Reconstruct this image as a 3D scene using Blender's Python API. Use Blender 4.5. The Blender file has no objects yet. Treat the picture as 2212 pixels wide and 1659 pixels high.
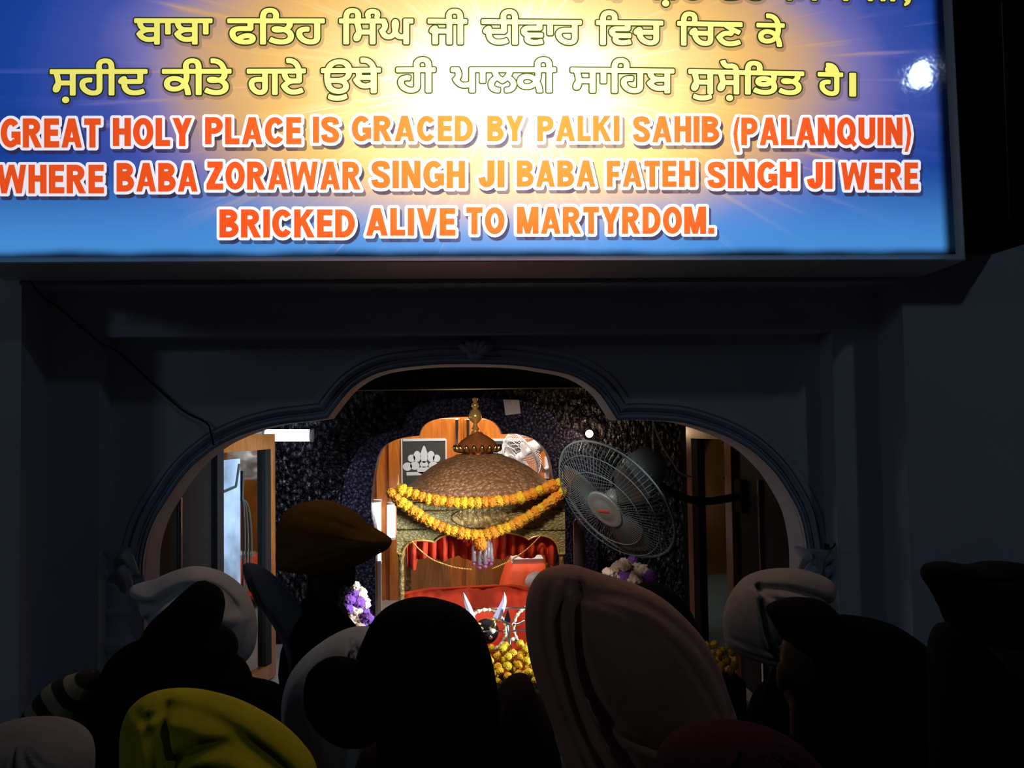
import bpy, bmesh, math, random
from mathutils import Vector, Matrix, noise as mnoise
from mathutils.geometry import tessellate_polygon
random.seed(7)
SC = bpy.context.scene
COL = SC.collection
PI = math.pi

# ---------------------------------------------------------------- camera
F = 1950.0
CAM = Vector((0.0, -3.2, 1.95))
YAW, PITCH, ROLL = math.radians(3.7), math.radians(2.3), -0.0145
RC = Matrix.Rotation(-YAW, 3, 'Z') @ Matrix.Rotation(PI/2 + PITCH, 3, 'X') @ Matrix.Rotation(ROLL, 3, 'Z')
cd = bpy.data.cameras.new('camera'); cam = bpy.data.objects.new('camera', cd); COL.objects.link(cam)
cd.sensor_width = 36; cd.lens = 36*F/2212; cd.clip_start = .05
cam.matrix_world = Matrix.Translation(CAM) @ RC.to_4x4()
SC.camera = cam

# ---------------------------------------------------------------- world, lights, exposure
SC.view_settings.view_transform = 'Standard'; SC.view_settings.look = 'None'
SC.view_settings.exposure = 0; SC.view_settings.gamma = 1; SC.view_settings.use_curve_mapping = False
wd = bpy.data.worlds.new('night'); SC.world = wd; wd.use_nodes = True
wd.node_tree.nodes['Background'].inputs[0].default_value = (.55, .7, 1, 1)
wd.node_tree.nodes['Background'].inputs[1].default_value = .0035
def light(name, kind, loc, energy, col, size=.1, size_y=None, aim=None):
    l = bpy.data.lights.new(name, kind); l.energy = energy; l.color = col
    if kind == 'AREA':
        l.size = size
        if size_y: l.shape = 'RECTANGLE'; l.size_y = size_y
    else: l.shadow_soft_size = size
    o = bpy.data.objects.new(name, l); COL.objects.link(o); o.location = loc
    if aim is not None: o.rotation_euler = (Vector(aim) - Vector(loc)).to_track_quat('-Z', 'Y').to_euler()
    return o
# courtyard lamps behind the crowd (the right one shows as the bright spot on the glossy sign)
LAMP_R = light('courtyard_lamp_light', 'POINT', (3.33, -3.4, 4.53), 15, (.62, .79, 1), .085)
LAMP_L = light('courtyard_lamp_light', 'POINT', (-5.6, -3.6, 3.7), 26, (.62, .79, 1), .30)
# rear room ceiling and canopy lamps, plus an added spot and side fill
light('shrine_room_light', 'AREA', (.2, 3.85, 2.55), 40, (1, .88, .74), .9, .7)
CL = light('palanquin_fill_light', 'SPOT', (.12, .74, 2.31), 80, (1, .90, .80), .10, aim=(.12, 1.9, 1.10)); CL.data.spot_size = math.radians(88); CL.data.spot_blend = .6  # added spot out of view above the arch, brightens the palanquin front
light('under_canopy_light', 'AREA', (.13, 2.2, 1.42), 1.2, (1, .88, .72), .4, .3)
light('side_fill_light', 'AREA', (1.53, .62, 1.25), 13, (.74, .86, 1), .10, .8, aim=(-1.2, 2.0, 1.55)).data.spread = math.radians(42)  # added fill behind the right jamb, brightens the left glass leaf

# ---------------------------------------------------------------- helpers
def ray(px, py):
    return RC @ Vector(((px-1106)/F, -(py-829.5)/F, -1))
def W(px, py, Y):
    d = ray(px, py); return CAM + d*((Y - CAM.y)/d.y)
ORG = {}
def org(p): return ORG.get(p.name, Vector((0, 0, 0))) if p else Vector((0, 0, 0))
def tag(o, label=None, cat=None, group=None, kind=None):
    if label: o['label'] = label
    if cat: o['category'] = cat
    if group: o['group'] = group
    if kind: o['kind'] = kind
    return o
def thing(name, loc, label, cat, group=None):
    o = bpy.data.objects.new(name, None); COL.objects.link(o); o.location = loc; o.empty_display_size = .1
    ORG[o.name] = Vector(loc); return tag(o, label, cat, group)
def smoothpath(pts, n, closed=False):
    P = [Vector(p) for p in pts]; m = len(P); out = []
    segs = m if closed else m-1
    # resample a Catmull-Rom spline by arc length
    raw = []
    for i in range(segs):
        if closed: p0, p1, p2, p3 = P[(i-1) % m], P[i], P[(i+1) % m], P[(i+2) % m]
        else: p0, p1, p2, p3 = P[max(i-1, 0)], P[i], P[i+1], P[min(i+2, m-1)]
        for k in range(12):
            t = k/12
            raw.append(.5*((2*p1)+(p2-p0)*t+(2*p0-5*p1+4*p2-p3)*t*t+(3*p1-p0-3*p2+p3)*t**3))
    raw.append(P[0] if closed else P[-1])
    L = [0]
    for a, b in zip(raw, raw[1:]): L.append(L[-1]+(b-a).length)
    j = 0; cnt = n if closed else n-1
    for k in range(n):
        s = L[-1]*k/cnt
        while j < len(L)-2 and L[j+1] < s: j += 1
        d = L[j+1]-L[j]
        out.append(raw[j].lerp(raw[j+1], (s-L[j])/d if d > 1e-9 else 0))
    return out
class MB:
    def __init__(s): s.v = []; s.f = []
    def add(s, vs, fs):
        b = len(s.v); s.v += [Vector(v) for v in vs]; s.f += [[b+i for i in f] for f in fs]; return s
    def box(s, c, sz, rot=None):
        c = Vector(c); vs = []
        for x in (-.5, .5):
            for y in (-.5, .5):
                for z in (-.5, .5):
                    v = Vector((x*sz[0], y*sz[1], z*sz[2]))
                    vs.append(c + (rot @ v if rot else v))
        return s.add(vs, [(0, 1, 3, 2), (4, 6, 7, 5), (0, 4, 5, 1), (2, 3, 7, 6), (0, 2, 6, 4), (1, 5, 7, 3)])
    def slab(s, a, b):
        a = Vector(a); b = Vector(b); return s.box((a+b)/2, [abs(x) for x in (b-a)])
    def loft(s, rings, closed=True, cap=True):
        n = len(rings[0]); b = len(s.v)
        for r in rings: s.v += [Vector(p) for p in r]
        for i in range(len(rings)-1):
            for j in range(n if closed else n-1):
                k = (j+1) % n
                s.f.append([b+i*n+j, b+i*n+k, b+(i+1)*n+k, b+(i+1)*n+j])
        if cap and closed:
            s.f.append([b+j for j in range(n)][::-1]); s.f.append([b+(len(rings)-1)*n+j for j in range(n)])
        return s
    def tube(s, pts, r, seg=8, closed=False):
        P = [Vector(p) for p in pts]; rr = r if isinstance(r, (list, tuple)) else [r]*len(P); rings = []
        up = None
        for i, p in enumerate(P):
            a = P[i-1] if (i or closed) else p; c = P[(i+1) % len(P)] if (i < len(P)-1 or closed) else p
            t = (c-a).normalized()
            if up is None: up = Vector((0, 0, 1)) if abs(t.z) < .9 else Vector((1, 0, 0))
            x = t.cross(up).normalized(); up = x.cross(t).normalized()
            rings.append([p+(x*math.cos(2*PI*k/seg)+up*math.sin(2*PI*k/seg))*rr[i] for k in range(seg)])
        if closed: rings.append(rings[0]); return s.loft(rings, True, False)
        return s.loft(rings)
    def ball(s, c, r, seg=16, rings=10, rot=None):
        c = Vector(c); r = r if isinstance(r, (list, tuple)) else (r, r, r); R = []
        for i in range(rings+1):
            a = -PI/2 + PI*i/rings; q = max(math.cos(a), 1e-3)
            ring = []
            for k in range(seg):
                v = Vector((r[0]*q*math.cos(2*PI*k/seg), r[1]*q*math.sin(2*PI*k/seg), r[2]*math.sin(a)))
                ring.append(c+(rot @ v if rot else v))
            R.append(ring)
        return s.loft(R)
    def lathe(s, c, prof, seg=32, rot=None, sq=None):
        c = Vector(c); R = []
        for r, z in prof:
            ring = []
            for k in range(seg):
                a = 2*PI*k/seg; ca, sa = math.cos(a), math.sin(a)
                q = 1 if not sq else 1/((abs(ca)**sq+abs(sa)**sq)**(1/sq))
                v = Vector((r*q*ca, r*q*sa, z)); ring.append(c+(rot @ v if rot else v))
            R.append(ring)
        return s.loft(R)
    def plate(s, front, dvec):
        # closed planar polygon given as points, thickened by dvec
        n = len(front); b = len(s.v); dvec = Vector(dvec)
        s.v += [Vector(p) for p in front]; s.v += [Vector(p)+dvec for p in front]
        for t in tessellate_polygon([[Vector(p) for p in front]]):
            s.f.append([b+i for i in t]); s.f.append([b+n+i for i in reversed(t)])
        for i in range(n): s.f.append([b+i, b+(i+1) % n, b+n+(i+1) % n, b+n+i])
        return s
    def build(s, name, mat, parent=None, smooth=False, fix=True):
        me = bpy.data.meshes.new(name); o0 = org(parent)
        me.from_pydata([v-o0 for v in s.v], [], s.f)
        if fix:
            bm = bmesh.new(); bm.from_mesh(me); bmesh.ops.recalc_face_normals(bm, faces=bm.faces); bm.to_mesh(me); bm.free()
        if smooth:
            me.shade_smooth()
        if mat: me.materials.append(mat)
        o = bpy.data.objects.new(name, me); COL.objects.link(o)
        if parent: o.parent = parent; ORG[o.name] = o0
        return o
def auto_smooth(o, deg=40):
    bm = bmesh.new(); bm.from_mesh(o.data)
    for e in bm.edges:
        e.smooth = not (len(e.link_faces) == 2 and e.calc_face_angle(0) > math.radians(deg))
    for f in bm.faces: f.smooth = True
    bm.to_mesh(o.data); bm.free(); return o
def bevel(o, w, seg=2):
    m = o.modifiers.new('bevel', 'BEVEL'); m.width = w; m.segments = seg; m.limit_method = 'ANGLE'; return o
def struct(o): o['kind'] = 'structure'; return o

# ---------------------------------------------------------------- materials
def newmat(name):
    m = bpy.data.materials.new(name); m.use_nodes = True; return m, m.node_tree, m.node_tree.nodes['Principled BSDF']
def N(nt, t, **kw):
    n = nt.nodes.new(t)
    for k, v in kw.items(): setattr(n, k, v)
    return n
def pbr(name, col, rough=.6, metal=0, bump=None, vary=0, vscale=6, spec=.5, emit=0, coat=0, trans=0, vary_col=None):
    m, nt, p = newmat(name); L = nt.links
    p.inputs['Base Color'].default_value = (*col, 1); p.inputs['Roughness'].default_value = rough
    p.inputs['Metallic'].default_value = metal; p.inputs['Specular IOR Level'].default_value = spec
    p.inputs['Coat Weight'].default_value = coat; p.inputs['Coat Roughness'].default_value = .06
    p.inputs['Transmission Weight'].default_value = trans
    if emit: p.inputs['Emission Color'].default_value = (*col, 1); p.inputs['Emission Strength'].default_value = emit
    tc = N(nt, 'ShaderNodeTexCoord')
    if vary or vary_col:
        nz = N(nt, 'ShaderNodeTexNoise'); nz.inputs['Scale'].default_value = vscale; nz.inputs['Detail'].default_value = 6
        L.new(tc.outputs['Object'], nz.inputs['Vector'])
        mr = N(nt, 'ShaderNodeMapRange'); mr.inputs[1].default_value = .3; mr.inputs[2].default_value = .7; L.new(nz.outputs[0], mr.inputs[0])
        mx = N(nt, 'ShaderNodeMix', data_type='RGBA'); L.new(mr.outputs[0], mx.inputs[0])
        c2 = vary_col or [c*(1-vary) for c in col]
        mx.inputs[6].default_value = (*c2, 1); mx.inputs[7].default_value = (*col, 1); L.new(mx.outputs[2], p.inputs['Base Color'])
    if bump:
        sc, st = bump[0], bump[1]
        nz = N(nt, 'ShaderNodeTexNoise'); nz.inputs['Scale'].default_value = sc; nz.inputs['Detail'].default_value = 5
        L.new(tc.outputs['Object'], nz.inputs['Vector'])
        b = N(nt, 'ShaderNodeBump'); b.inputs['Strength'].default_value = st; b.inputs['Distance'].default_value = bump[2] if len(bump) > 2 else .01
        L.new(nz.outputs[0], b.inputs['Height']); L.new(b.outputs[0], p.inputs['Normal'])
    return m
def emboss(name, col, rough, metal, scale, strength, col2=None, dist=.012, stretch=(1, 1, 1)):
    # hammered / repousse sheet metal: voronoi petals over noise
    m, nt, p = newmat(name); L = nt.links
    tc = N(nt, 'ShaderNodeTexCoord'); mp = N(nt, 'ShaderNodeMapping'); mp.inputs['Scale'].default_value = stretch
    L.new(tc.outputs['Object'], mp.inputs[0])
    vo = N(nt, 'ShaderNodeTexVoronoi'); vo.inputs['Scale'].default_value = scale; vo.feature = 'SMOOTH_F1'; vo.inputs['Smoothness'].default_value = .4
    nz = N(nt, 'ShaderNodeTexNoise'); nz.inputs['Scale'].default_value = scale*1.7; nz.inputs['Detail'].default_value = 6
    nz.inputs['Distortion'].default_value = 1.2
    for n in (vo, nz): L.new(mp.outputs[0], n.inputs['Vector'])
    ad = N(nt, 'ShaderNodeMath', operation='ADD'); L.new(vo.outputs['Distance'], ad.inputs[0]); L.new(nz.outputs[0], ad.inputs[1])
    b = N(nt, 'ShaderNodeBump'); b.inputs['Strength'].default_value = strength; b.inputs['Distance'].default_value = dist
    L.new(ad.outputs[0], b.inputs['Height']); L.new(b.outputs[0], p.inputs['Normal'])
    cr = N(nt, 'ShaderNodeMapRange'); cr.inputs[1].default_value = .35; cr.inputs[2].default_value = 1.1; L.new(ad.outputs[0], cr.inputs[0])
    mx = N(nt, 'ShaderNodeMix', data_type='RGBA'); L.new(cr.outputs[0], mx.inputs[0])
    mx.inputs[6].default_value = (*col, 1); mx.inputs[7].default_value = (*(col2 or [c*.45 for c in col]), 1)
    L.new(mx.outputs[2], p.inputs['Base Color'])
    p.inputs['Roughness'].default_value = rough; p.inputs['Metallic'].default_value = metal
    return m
def wood(name, c1, c2, rough=.3, scale=(9, 9, 1.2)):
    m, nt, p = newmat(name); L = nt.links
    tc = N(nt, 'ShaderNodeTexCoord'); mp = N(nt, 'ShaderNodeMapping'); mp.inputs['Scale'].default_value = scale
    L.new(tc.outputs['Object'], mp.inputs[0])
    nz = N(nt, 'ShaderNodeTexNoise'); nz.inputs['Scale'].default_value = 2.5; nz.inputs['Detail'].default_value = 8; nz.inputs['Distortion'].default_value = 1.5
    L.new(mp.outputs[0], nz.inputs['Vector'])
    mr = N(nt, 'ShaderNodeMapRange'); mr.inputs[1].default_value = .35; mr.inputs[2].default_value = .65; L.new(nz.outputs[0], mr.inputs[0])
    mx = N(nt, 'ShaderNodeMix', data_type='RGBA'); L.new(mr.outputs[0], mx.inputs[0])
    mx.inputs[6].default_value = (*c1, 1); mx.inputs[7].default_value = (*c2, 1); L.new(mx.outputs[2], p.inputs['Base Color'])
    p.inputs['Roughness'].default_value = rough; p.inputs['Coat Weight'].default_value = .4; p.inputs['Coat Roughness'].default_value = .12
    return m
def glow(name, col, s):
    m, nt, p = newmat(name); nt.nodes.remove(p); e = N(nt, 'ShaderNodeEmission')
    e.inputs[0].default_value = (*col, 1); e.inputs[1].default_value = s
    nt.links.new(e.outputs[0], nt.nodes['Material Output'].inputs[0]); return m
M = {}
M['plaster'] = pbr('plaster', (.66, .70, .82), .75, bump=(14, .25, .006), vary=.12, vscale=2.2)
M['plaster_band'] = pbr('plaster_band', (.66, .70, .82), .7, bump=(14, .2, .005), vary=.1, vscale=3)
M['alu'] = pbr('grey_aluminium', (.74, .76, .74), .45, .2, bump=(60, .1))
M['black_box'] = pbr('black_paint', (.012, .009, .009), .85, spec=.1)
M['floor'] = pbr('stone_floor', (.3, .3, .32), .35, vary=.3)
M['dark_wall'] = pbr('dark_granite', (.008, .007, .007), .6, bump=(30, .1), spec=.15)
M['dark_ceiling'] = pbr('dark_ceiling', (.02, .018, .016), .8)
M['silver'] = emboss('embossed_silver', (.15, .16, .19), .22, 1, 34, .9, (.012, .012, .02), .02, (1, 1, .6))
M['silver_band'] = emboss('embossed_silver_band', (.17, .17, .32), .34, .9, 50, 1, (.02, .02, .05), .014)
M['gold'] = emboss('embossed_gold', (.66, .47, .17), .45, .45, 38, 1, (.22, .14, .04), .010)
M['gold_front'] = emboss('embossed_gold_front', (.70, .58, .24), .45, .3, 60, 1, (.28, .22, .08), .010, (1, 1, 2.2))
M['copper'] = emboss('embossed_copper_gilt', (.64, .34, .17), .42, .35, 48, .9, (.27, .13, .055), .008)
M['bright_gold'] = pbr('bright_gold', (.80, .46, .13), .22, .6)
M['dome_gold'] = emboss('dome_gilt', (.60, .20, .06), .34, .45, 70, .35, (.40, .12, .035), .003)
M['teak'] = wood('varnished_teak', (.40, .115, .017), (.55, .18, .030), .24)
M['teak_edge'] = wood('varnished_teak_edge', (.16, .055, .012), (.26, .095, .02), .3)
M['teak_dark'] = wood('varnished_teak_dark', (.20, .075, .018), (.34, .14, .035), .3)
M['pane'] = pbr('dark_pane', (.05, .055, .05), .12, bump=(3, .05))
M['frost'] = pbr('frosted_etching', (.50, .55, .60), .6)
M['reflection_band'] = pbr('reflection_paint', (.42, .55, .72), .45, vary=.75, vscale=3.5)  # pale blue painted as the reflection in the left glass
M['mirror_tint'] = pbr('smoked_mirror_glass', (.035, .07, .07), .06, 1, bump=(2.0, .06, .02))
M['mirror'] = pbr('dark_mirror_glass', (.30, .36, .38), .05, 1, bump=(2.0, .06, .02))
M['black_trim'] = pbr('black_trim', (.006, .006, .006), .8, spec=.2)
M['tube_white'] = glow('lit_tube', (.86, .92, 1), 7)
M['bulb_warm'] = glow('lit_bulb', (1, .62, .30), 30)
M['white_plastic'] = pbr('white_plastic', (.78, .76, .80), .35)
M['grey_plastic'] = pbr('grey_plastic', (.17, .20, .205), .4)
M['wire_grey'] = pbr('grey_wire', (.13, .18, .19), .4, .2)
M['blade'] = pbr('translucent_blade', (.075, .085, .085), .25)
M['red_print'] = pbr('red_print', (.6, .05, .03), .5)
M['red_cloth'] = pbr('red_cloth', (.74, .048, .008), .75, bump=(35, .35, .01), vary=.25, vscale=9)
M['orange_cloth'] = pbr('orange_cloth', (.90, .085, .010), .7, bump=(25, .35, .01), vary=.15, vscale=9)
M['paper'] = pbr('paper', (.92, .82, .84), .6)
M['steel'] = pbr('polished_steel', (.75, .74, .82), .18, 1)
M['blade_steel'] = pbr('bright_blade_steel', (.60, .54, .74), .3, .35)
M['ivory'] = pbr('ivory_beads', (.75, .70, .50), .35, bump=(60, .6))
M['crystal'] = pbr('crystal', (.85, .8, .82), .08, trans=.8)
M['crystal_pink'] = pbr('pink_crystal', (.55, .12, .35), .1, trans=.4)
M['cream'] = pbr('cream_petals', (.80, .62, .50), .7, bump=(120, .8, .01))
M['violet'] = pbr('violet_petals', (.22, .07, .40), .7, bump=(120, .8, .01))
M['leaf'] = pbr('leaf', (.05, .10, .03), .6)
M['vase'] = pbr('brass_vase', (.5, .35, .12), .3, 1)
M['cable'] = pbr('black_cable', (.008, .008, .008), .6)
M['cord'] = pbr('pale_cord', (.55, .58, .56), .5)
M['skin'] = pbr('brown_skin', (.055, .028, .017), .6, bump=(80, .15, .003), spec=.3)
def mk_marigold():
    m, nt, p = newmat('marigold_petals'); L = nt.links
    oi = N(nt, 'ShaderNodeObjectInfo'); r = N(nt, 'ShaderNodeValToRGB'); L.new(oi.outputs['Random'], r.inputs[0])
    r.color_ramp.elements[0].color = (.70, .42, .008, 1); r.color_ramp.elements[1].color = (.68, .21, .005, 1)
    L.new(r.outputs[0], p.inputs['Base Color']); p.inputs['Roughness'].default_value = .75
    tc = N(nt, 'ShaderNodeTexCoord'); nz = N(nt, 'ShaderNodeTexVoronoi'); nz.inputs['Scale'].default_value = 130
    L.new(tc.outputs['Object'], nz.inputs['Vector']); b = N(nt, 'ShaderNodeBump'); b.inputs['Strength'].default_value = .8; b.inputs['Distance'].default_value = .004
    L.new(nz.outputs['Distance'], b.inputs['Height']); L.new(b.outputs[0], p.inputs['Normal']); return m
M['marigold'] = mk_marigold()
M['marigold_yellow'] = M['marigold'].copy(); M['marigold_yellow'].name = 'yellow_marigold_petals'
for n_ in M['marigold_yellow'].node_tree.nodes:
    if n_.type == 'VALTORGB': n_.color_ramp.elements[0].color = (.80, .62, .02, 1); n_.color_ramp.elements[1].color = (.86, .42, .01, 1)
def cloth(name, col, vary=.2):
    return pbr(name, col, .95, bump=(40, .3, .006), vary=vary, vscale=14, spec=.05 if max(col) < .1 else .15)

# ---------------------------------------------------------------- front wall with stepped recess and cusped arch
YS, YP, YB = .20, .32, .50          # frame strip, inner panel, back of the arch
ARCH = [(345, 1225), (348, 1180), (360, 1135), (376, 1100), (395, 1070), (418, 1035), (445, 1003), (472, 980), (500, 960), (540, 941), (580, 927), (630, 916), (685, 910), (722, 904),
        (740, 880), (760, 855), (780, 836), (812, 817), (850, 805), (900, 798), (950, 794), (1028, 793), (1106, 796), (1156, 803), (1210, 813), (1245, 828), (1276, 851), (1296, 879), (1315, 908),
        (1356, 907), (1410, 909), (1456, 914), (1521, 934), (1560, 952), (1596, 975), (1636, 1014), (1661, 1050), (1686, 1096), (1699, 1145), (1704, 1185), (1705, 1225)]
ci, cj = 13, 28
o1 = smoothpath([(*p, 0) for p in ARCH[:ci+1]], 30); o2 = smoothpath([(*p, 0) for p in ARCH[ci:cj+1]], 44); o3 = smoothpath([(*p, 0) for p in ARCH[cj:]], 30)
APX = o1 + o2[1:] + o3[1:]
AO = [W(p.x, p.y, YB) for p in APX]
AO = [Vector((p.x, 0, p.z)) for p in AO]
XL0, XR0 = W(45, 900, 0).x, W(1957, 900, 0).x                 # mouth of the recess
XL1, XR1 = W(214, 900, YS).x, W(1802, 900, YS).x              # inner edges of the strip
ZT0 = W(1000, 612, 0).z; ZT1 = W(1000, 722, YS).z
def at(p, y): return (p[0], y, p[1])
w = MB()
# outer wall round the recess
XA, XB, ZC = -3.4, 3.6, 4.2
outer = [(XA, 0), (XA, ZC), (XB, ZC), (XB, 0), (XR0, 0), (XR0, ZT0), (XL0, ZT0), (XL0, 0)]
def poly(mb, pts2, y):
    P = [Vector((a, y, b)) for a, b in pts2]; mb.add(P, tessellate_polygon([P]))
poly(w, outer, 0)
w.add([at(q, y) for q in [(XL0, 0), (XL0, ZT0), (XR0, ZT0), (XR0, 0)] for y in (0, YS)], [(0, 1, 3, 2), (2, 3, 5, 4), (4, 5, 7, 6)])
poly(w, [(XL0, 0), (XL0, ZT0), (XR0, ZT0), (XR0, 0), (XR1, 0), (XR1, ZT1), (XL1, ZT1), (XL1, 0)], YS)
w.add([at(q, y) for q in [(XL1, 0), (XL1, ZT1), (XR1, ZT1), (XR1, 0)] for y in (YS, YP)], [(0, 1, 3, 2), (2, 3, 5, 4), (4, 5, 7, 6)])
arch2 = [(AO[0].x, 0)] + [(p.x, p.z) for p in AO] + [(AO[-1].x, 0)]
poly(w, [(XL1, 0), (XL1, ZT1), (XR1, ZT1), (XR1, 0)] + arch2[::-1], YP)
n = len(arch2)
w.add([at(q, YP) for q in arch2] + [at(q, YB) for q in arch2], [(i, i+1, n+i+1, n+i) for i in range(n-1)])
# rear face, so that the wall is solid from inside the shrine
poly(w, [(XA, 0), (XA, ZC), (XB, ZC), (XB, 0)] + arch2[::-1], YB)
wf = struct(auto_smooth(w.build('wall_front', M['plaster'], fix=False), 35))

# arch moulding: two rolls following the cusped edge, on the panel face
def offset_outline(pts, d):
    out = []
    for i, p in enumerate(pts):
        a = pts[max(i-1, 0)]; c = pts[min(i+1, len(pts)-1)]
        t = Vector((c.x-a.x, 0, c.z-a.z)).normalized(); nrm = Vector((-t.z, 0, t.x))
        out.append(Vector((p.x+nrm.x*d, 0, p.z+nrm.z*d)))
    return out
def sweep(name, prof):
    rings = []
    base = [offset_outline(AO, d) for d, _ in prof]
    mb = MB(); R = []
    for i in range(len(AO)):
        R.append([Vector((base[k][i].x, YP-prof[k][1], base[k][i].z)) for k in range(len(prof))])
    mb.loft(R, closed=False, cap=False); return struct(auto_smooth(mb.build(name, M['plaster_band'], fix=True), 50))
def roll(d0, d1, h, k=6): return [(d0+(d1-d0)*i/k, h*math.sin(PI*i/k)) for i in range(k+1)]
sweep('trim_1', [(.0, -.01), (.0, .02)] + roll(.002, .022, .018) + [(.028, .012)] + roll(.034, .062, .030) + [(.066, .012), (.084, .010), (.088, -.002)])
# keystone leaf at the crown
kc = W(1028, 748, YP)
kb = MB()
for k, a in enumerate((-58, -30, 0, 30, 58)):
    ar = math.radians(a); L_ = .085 if a else .075
    pts = [kc+Vector((math.sin(ar)*L_*t, -.02-.022*math.sin(PI*min(t, 1)), -.03+math.cos(ar)*L_*t*.75)) for t in (0, .25, .5, .75, 1)]
    pts[-1].y += .015
    kb.tube(pts, [.010, .014, .015, .012, .005], 8)
kb.ball(kc+Vector((0, -.015, -.035)), (.035, .022, .022), 14, 8)
struct(kb.build('trim_2', M['plaster_band'], smooth=True))
# capitals and engaged columns under the springing
def capital(nm, px, flip):
    c = W(px, 1222, YP); mb = MB()
    for sx in (-1, 1):
        for lv, (dz, out, ln) in enumerate(((0, .07, .06), (-.05, .05, .05))):
            pts = []
            for t in range(7):
                u = t/6; pts.append(c+Vector((sx*(.02+out*u), -.03-.05*math.sin(u*2.6), dz+.05-.06*(u-.45)**2*4)))
            mb.tube(pts, [.012, .016, .018, .019, .018, .014, .008], 8)
    mb.lathe(c+Vector((0, -.005, 0)), [(.045, -.08), (.05, -.06), (.042, -.045), (.055, .03), (.075, .055), (.078, .07), (.0, .07)], 24)
    zb = c.z-.09
    mb.lathe((c.x, c.y-.005, 0), [(.085, .0), (.085, .25), (.07, .28), (.06, .30), (.055, .34), (.045, zb-.12), (.045, zb-.10), (.055, zb-.09), (.055, zb-.07), (.043, zb-.06), (.043, zb+.03)], 24)
    mb.lathe((c.x, c.y-.005, W(px, 1385, YP).z), [(.043, -.04), (.062, -.02), (.066, 0), (.058, .012), (.043, .03)], 24)
    return struct(auto_smooth(mb.build(nm, M['plaster_band']), 45))
capital('trim_3', 255, 1); capital('trim_4', 1760, -1)
struct(MB().slab((-4, -6.5, -.1), (4.2, 6, 0)).build('floor', M['floor']))

# loose wire across the recess corner
pts = [(60, 600, -.012), (92, 640, -.012), (130, 667, .185), (214, 738, .19), (248, 755, .31), (300, 800, .31), (352, 850, .31), (400, 890, .305), (447, 914, .30), (455, 935, .285), (462, 962, .285)]
tag(MB().tube(smoothpath([W(*p) for p in pts], 60), .0035, 6).build('cable', M['cable'], smooth=True), 'thin dark cable sagging diagonally across the upper left corner of the arch wall', 'cable')
hk = thing('wall_hook', W(1830, 1196, 0)+Vector((0, .19, 0)), 'small dark hook on the pale wall right of the arch capital', 'hook')
hp = org(hk)
MB().lathe(hp, [(.012, 0), (.012, .012), (0, .012)], 12, Matrix.Rotation(PI/2, 3, 'X')).build('plate', M['cable'], hk)
MB().tube(smoothpath([hp+Vector(v) for v in ((0, -.01, 0), (0, -.035, -.004), (.012, -.045, .004), (.02, -.04, .016))], 12), .004, 6).build('hook', M['cable'], hk)

# ---------------------------------------------------------------- the backlit sign
TILT = math.radians(1.6)
S0 = W(1106, 560, -.30)
SR = Matrix.Rotation(-TILT, 3, 'X')          # leans: bottom edge a little nearer
SU, SV, SN = Vector((1, 0, 0)), SR @ Vector((0, 0, 1)), SR @ Vector((0, -1, 0))
def S(px, py):
    d = ray(px, py); t = (S0-CAM).dot(SN)/d.dot(SN); q = CAM+d*t-S0
    return q.dot(SU), q.dot(SV)
sign = thing('lightbox_sign', S0, 'large backlit blue and yellow sign with Gurmukhi and orange English lettering above the arch', 'sign')
def sp(u, v, n=0): return S0+SU*u+SV*v+SN*n
uL, uR = S(-78, 400)[0], S(2078, 540)[0]; vB = -.012; vT = 1.55
uc, vc = S(1095, 170)
PX = 2.9/F
fw = .026; vf = S(1106, 553)[1]
bx = MB()
DEP = .27
back = [sp(a, b, -DEP) for a, b in ((uL, vB), (uR, vB), (uR, vT), (uL, vT))]
def frame_loop(e, n_): return [sp(uL+e, vB+e, n_), sp(uR-e, vB+e, n_), sp(uR-e, vT-e, n_), sp(uL+e, vT-e, n_)]
bx.loft([frame_loop(0, -DEP), frame_loop(0, .018), frame_loop(.004, .020), frame_loop(fw, .0005), frame_loop(fw, -.03)], cap=False)
bx.build('frame', M['alu'], sign)
MB().add([sp(a, b, n_) for n_ in (-.03, -DEP+.002) for a, b in ((uL+.01, vB+.004), (uR-.01, vB+.004), (uR-.01, vT-.01), (uL+.01, vT-.01))],
         [(7, 6, 5, 4), (0, 4, 5, 1), (1, 5, 6, 2), (2, 6, 7, 3), (3, 7, 4, 0)]).build('housing', M['black_box'], sign)
# print material: colour of the print times the brightness of the lamps behind it
def sign_nodes(nt):
    L = nt.links; tc = N(nt, 'ShaderNodeTexCoord'); sx = N(nt, 'ShaderNodeSeparateXYZ')
    L.new(tc.outputs['Object'], sx.inputs[0])
    def mth(op, a, b=None, c=None):
        n = N(nt, 'ShaderNodeMath', operation=op)
        for i, v in enumerate((a, b, c)):
            if v is None: continue
            if isinstance(v, (int, float)): n.inputs[i].default_value = v
            else: L.new(v, n.inputs[i])
        return n.outputs[0]
    return L, mth, sx.outputs[0], sx.outputs[2], tc
def mrange(nt, v, a, b, c, d, smooth=True):
    n = N(nt, 'ShaderNodeMapRange', interpolation_type='SMOOTHSTEP' if smooth else 'LINEAR')
    nt.links.new(v, n.inputs[0])
    for i, q in enumerate((a, b, c, d)): n.inputs[i+1].default_value = q
    return n.outputs[0]
def backlight(nt, L, mth, u, v, gain=6.0):
    # two stacked tubes in the middle of the box: brightness falls off sideways
    e1 = mth('POWER', mth('DIVIDE', mth('SUBTRACT', u, uc+.03), .60), 2.0)
    e2 = mth('POWER', mth('DIVIDE', mth('SUBTRACT', v, vc-.12), .40), 2.0)
    g = mth('EXPONENT', mth('MULTIPLY', mth('ADD', e1, e2), -1.0))
    return mth('MULTIPLY_ADD', g, gain, .95)
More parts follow.
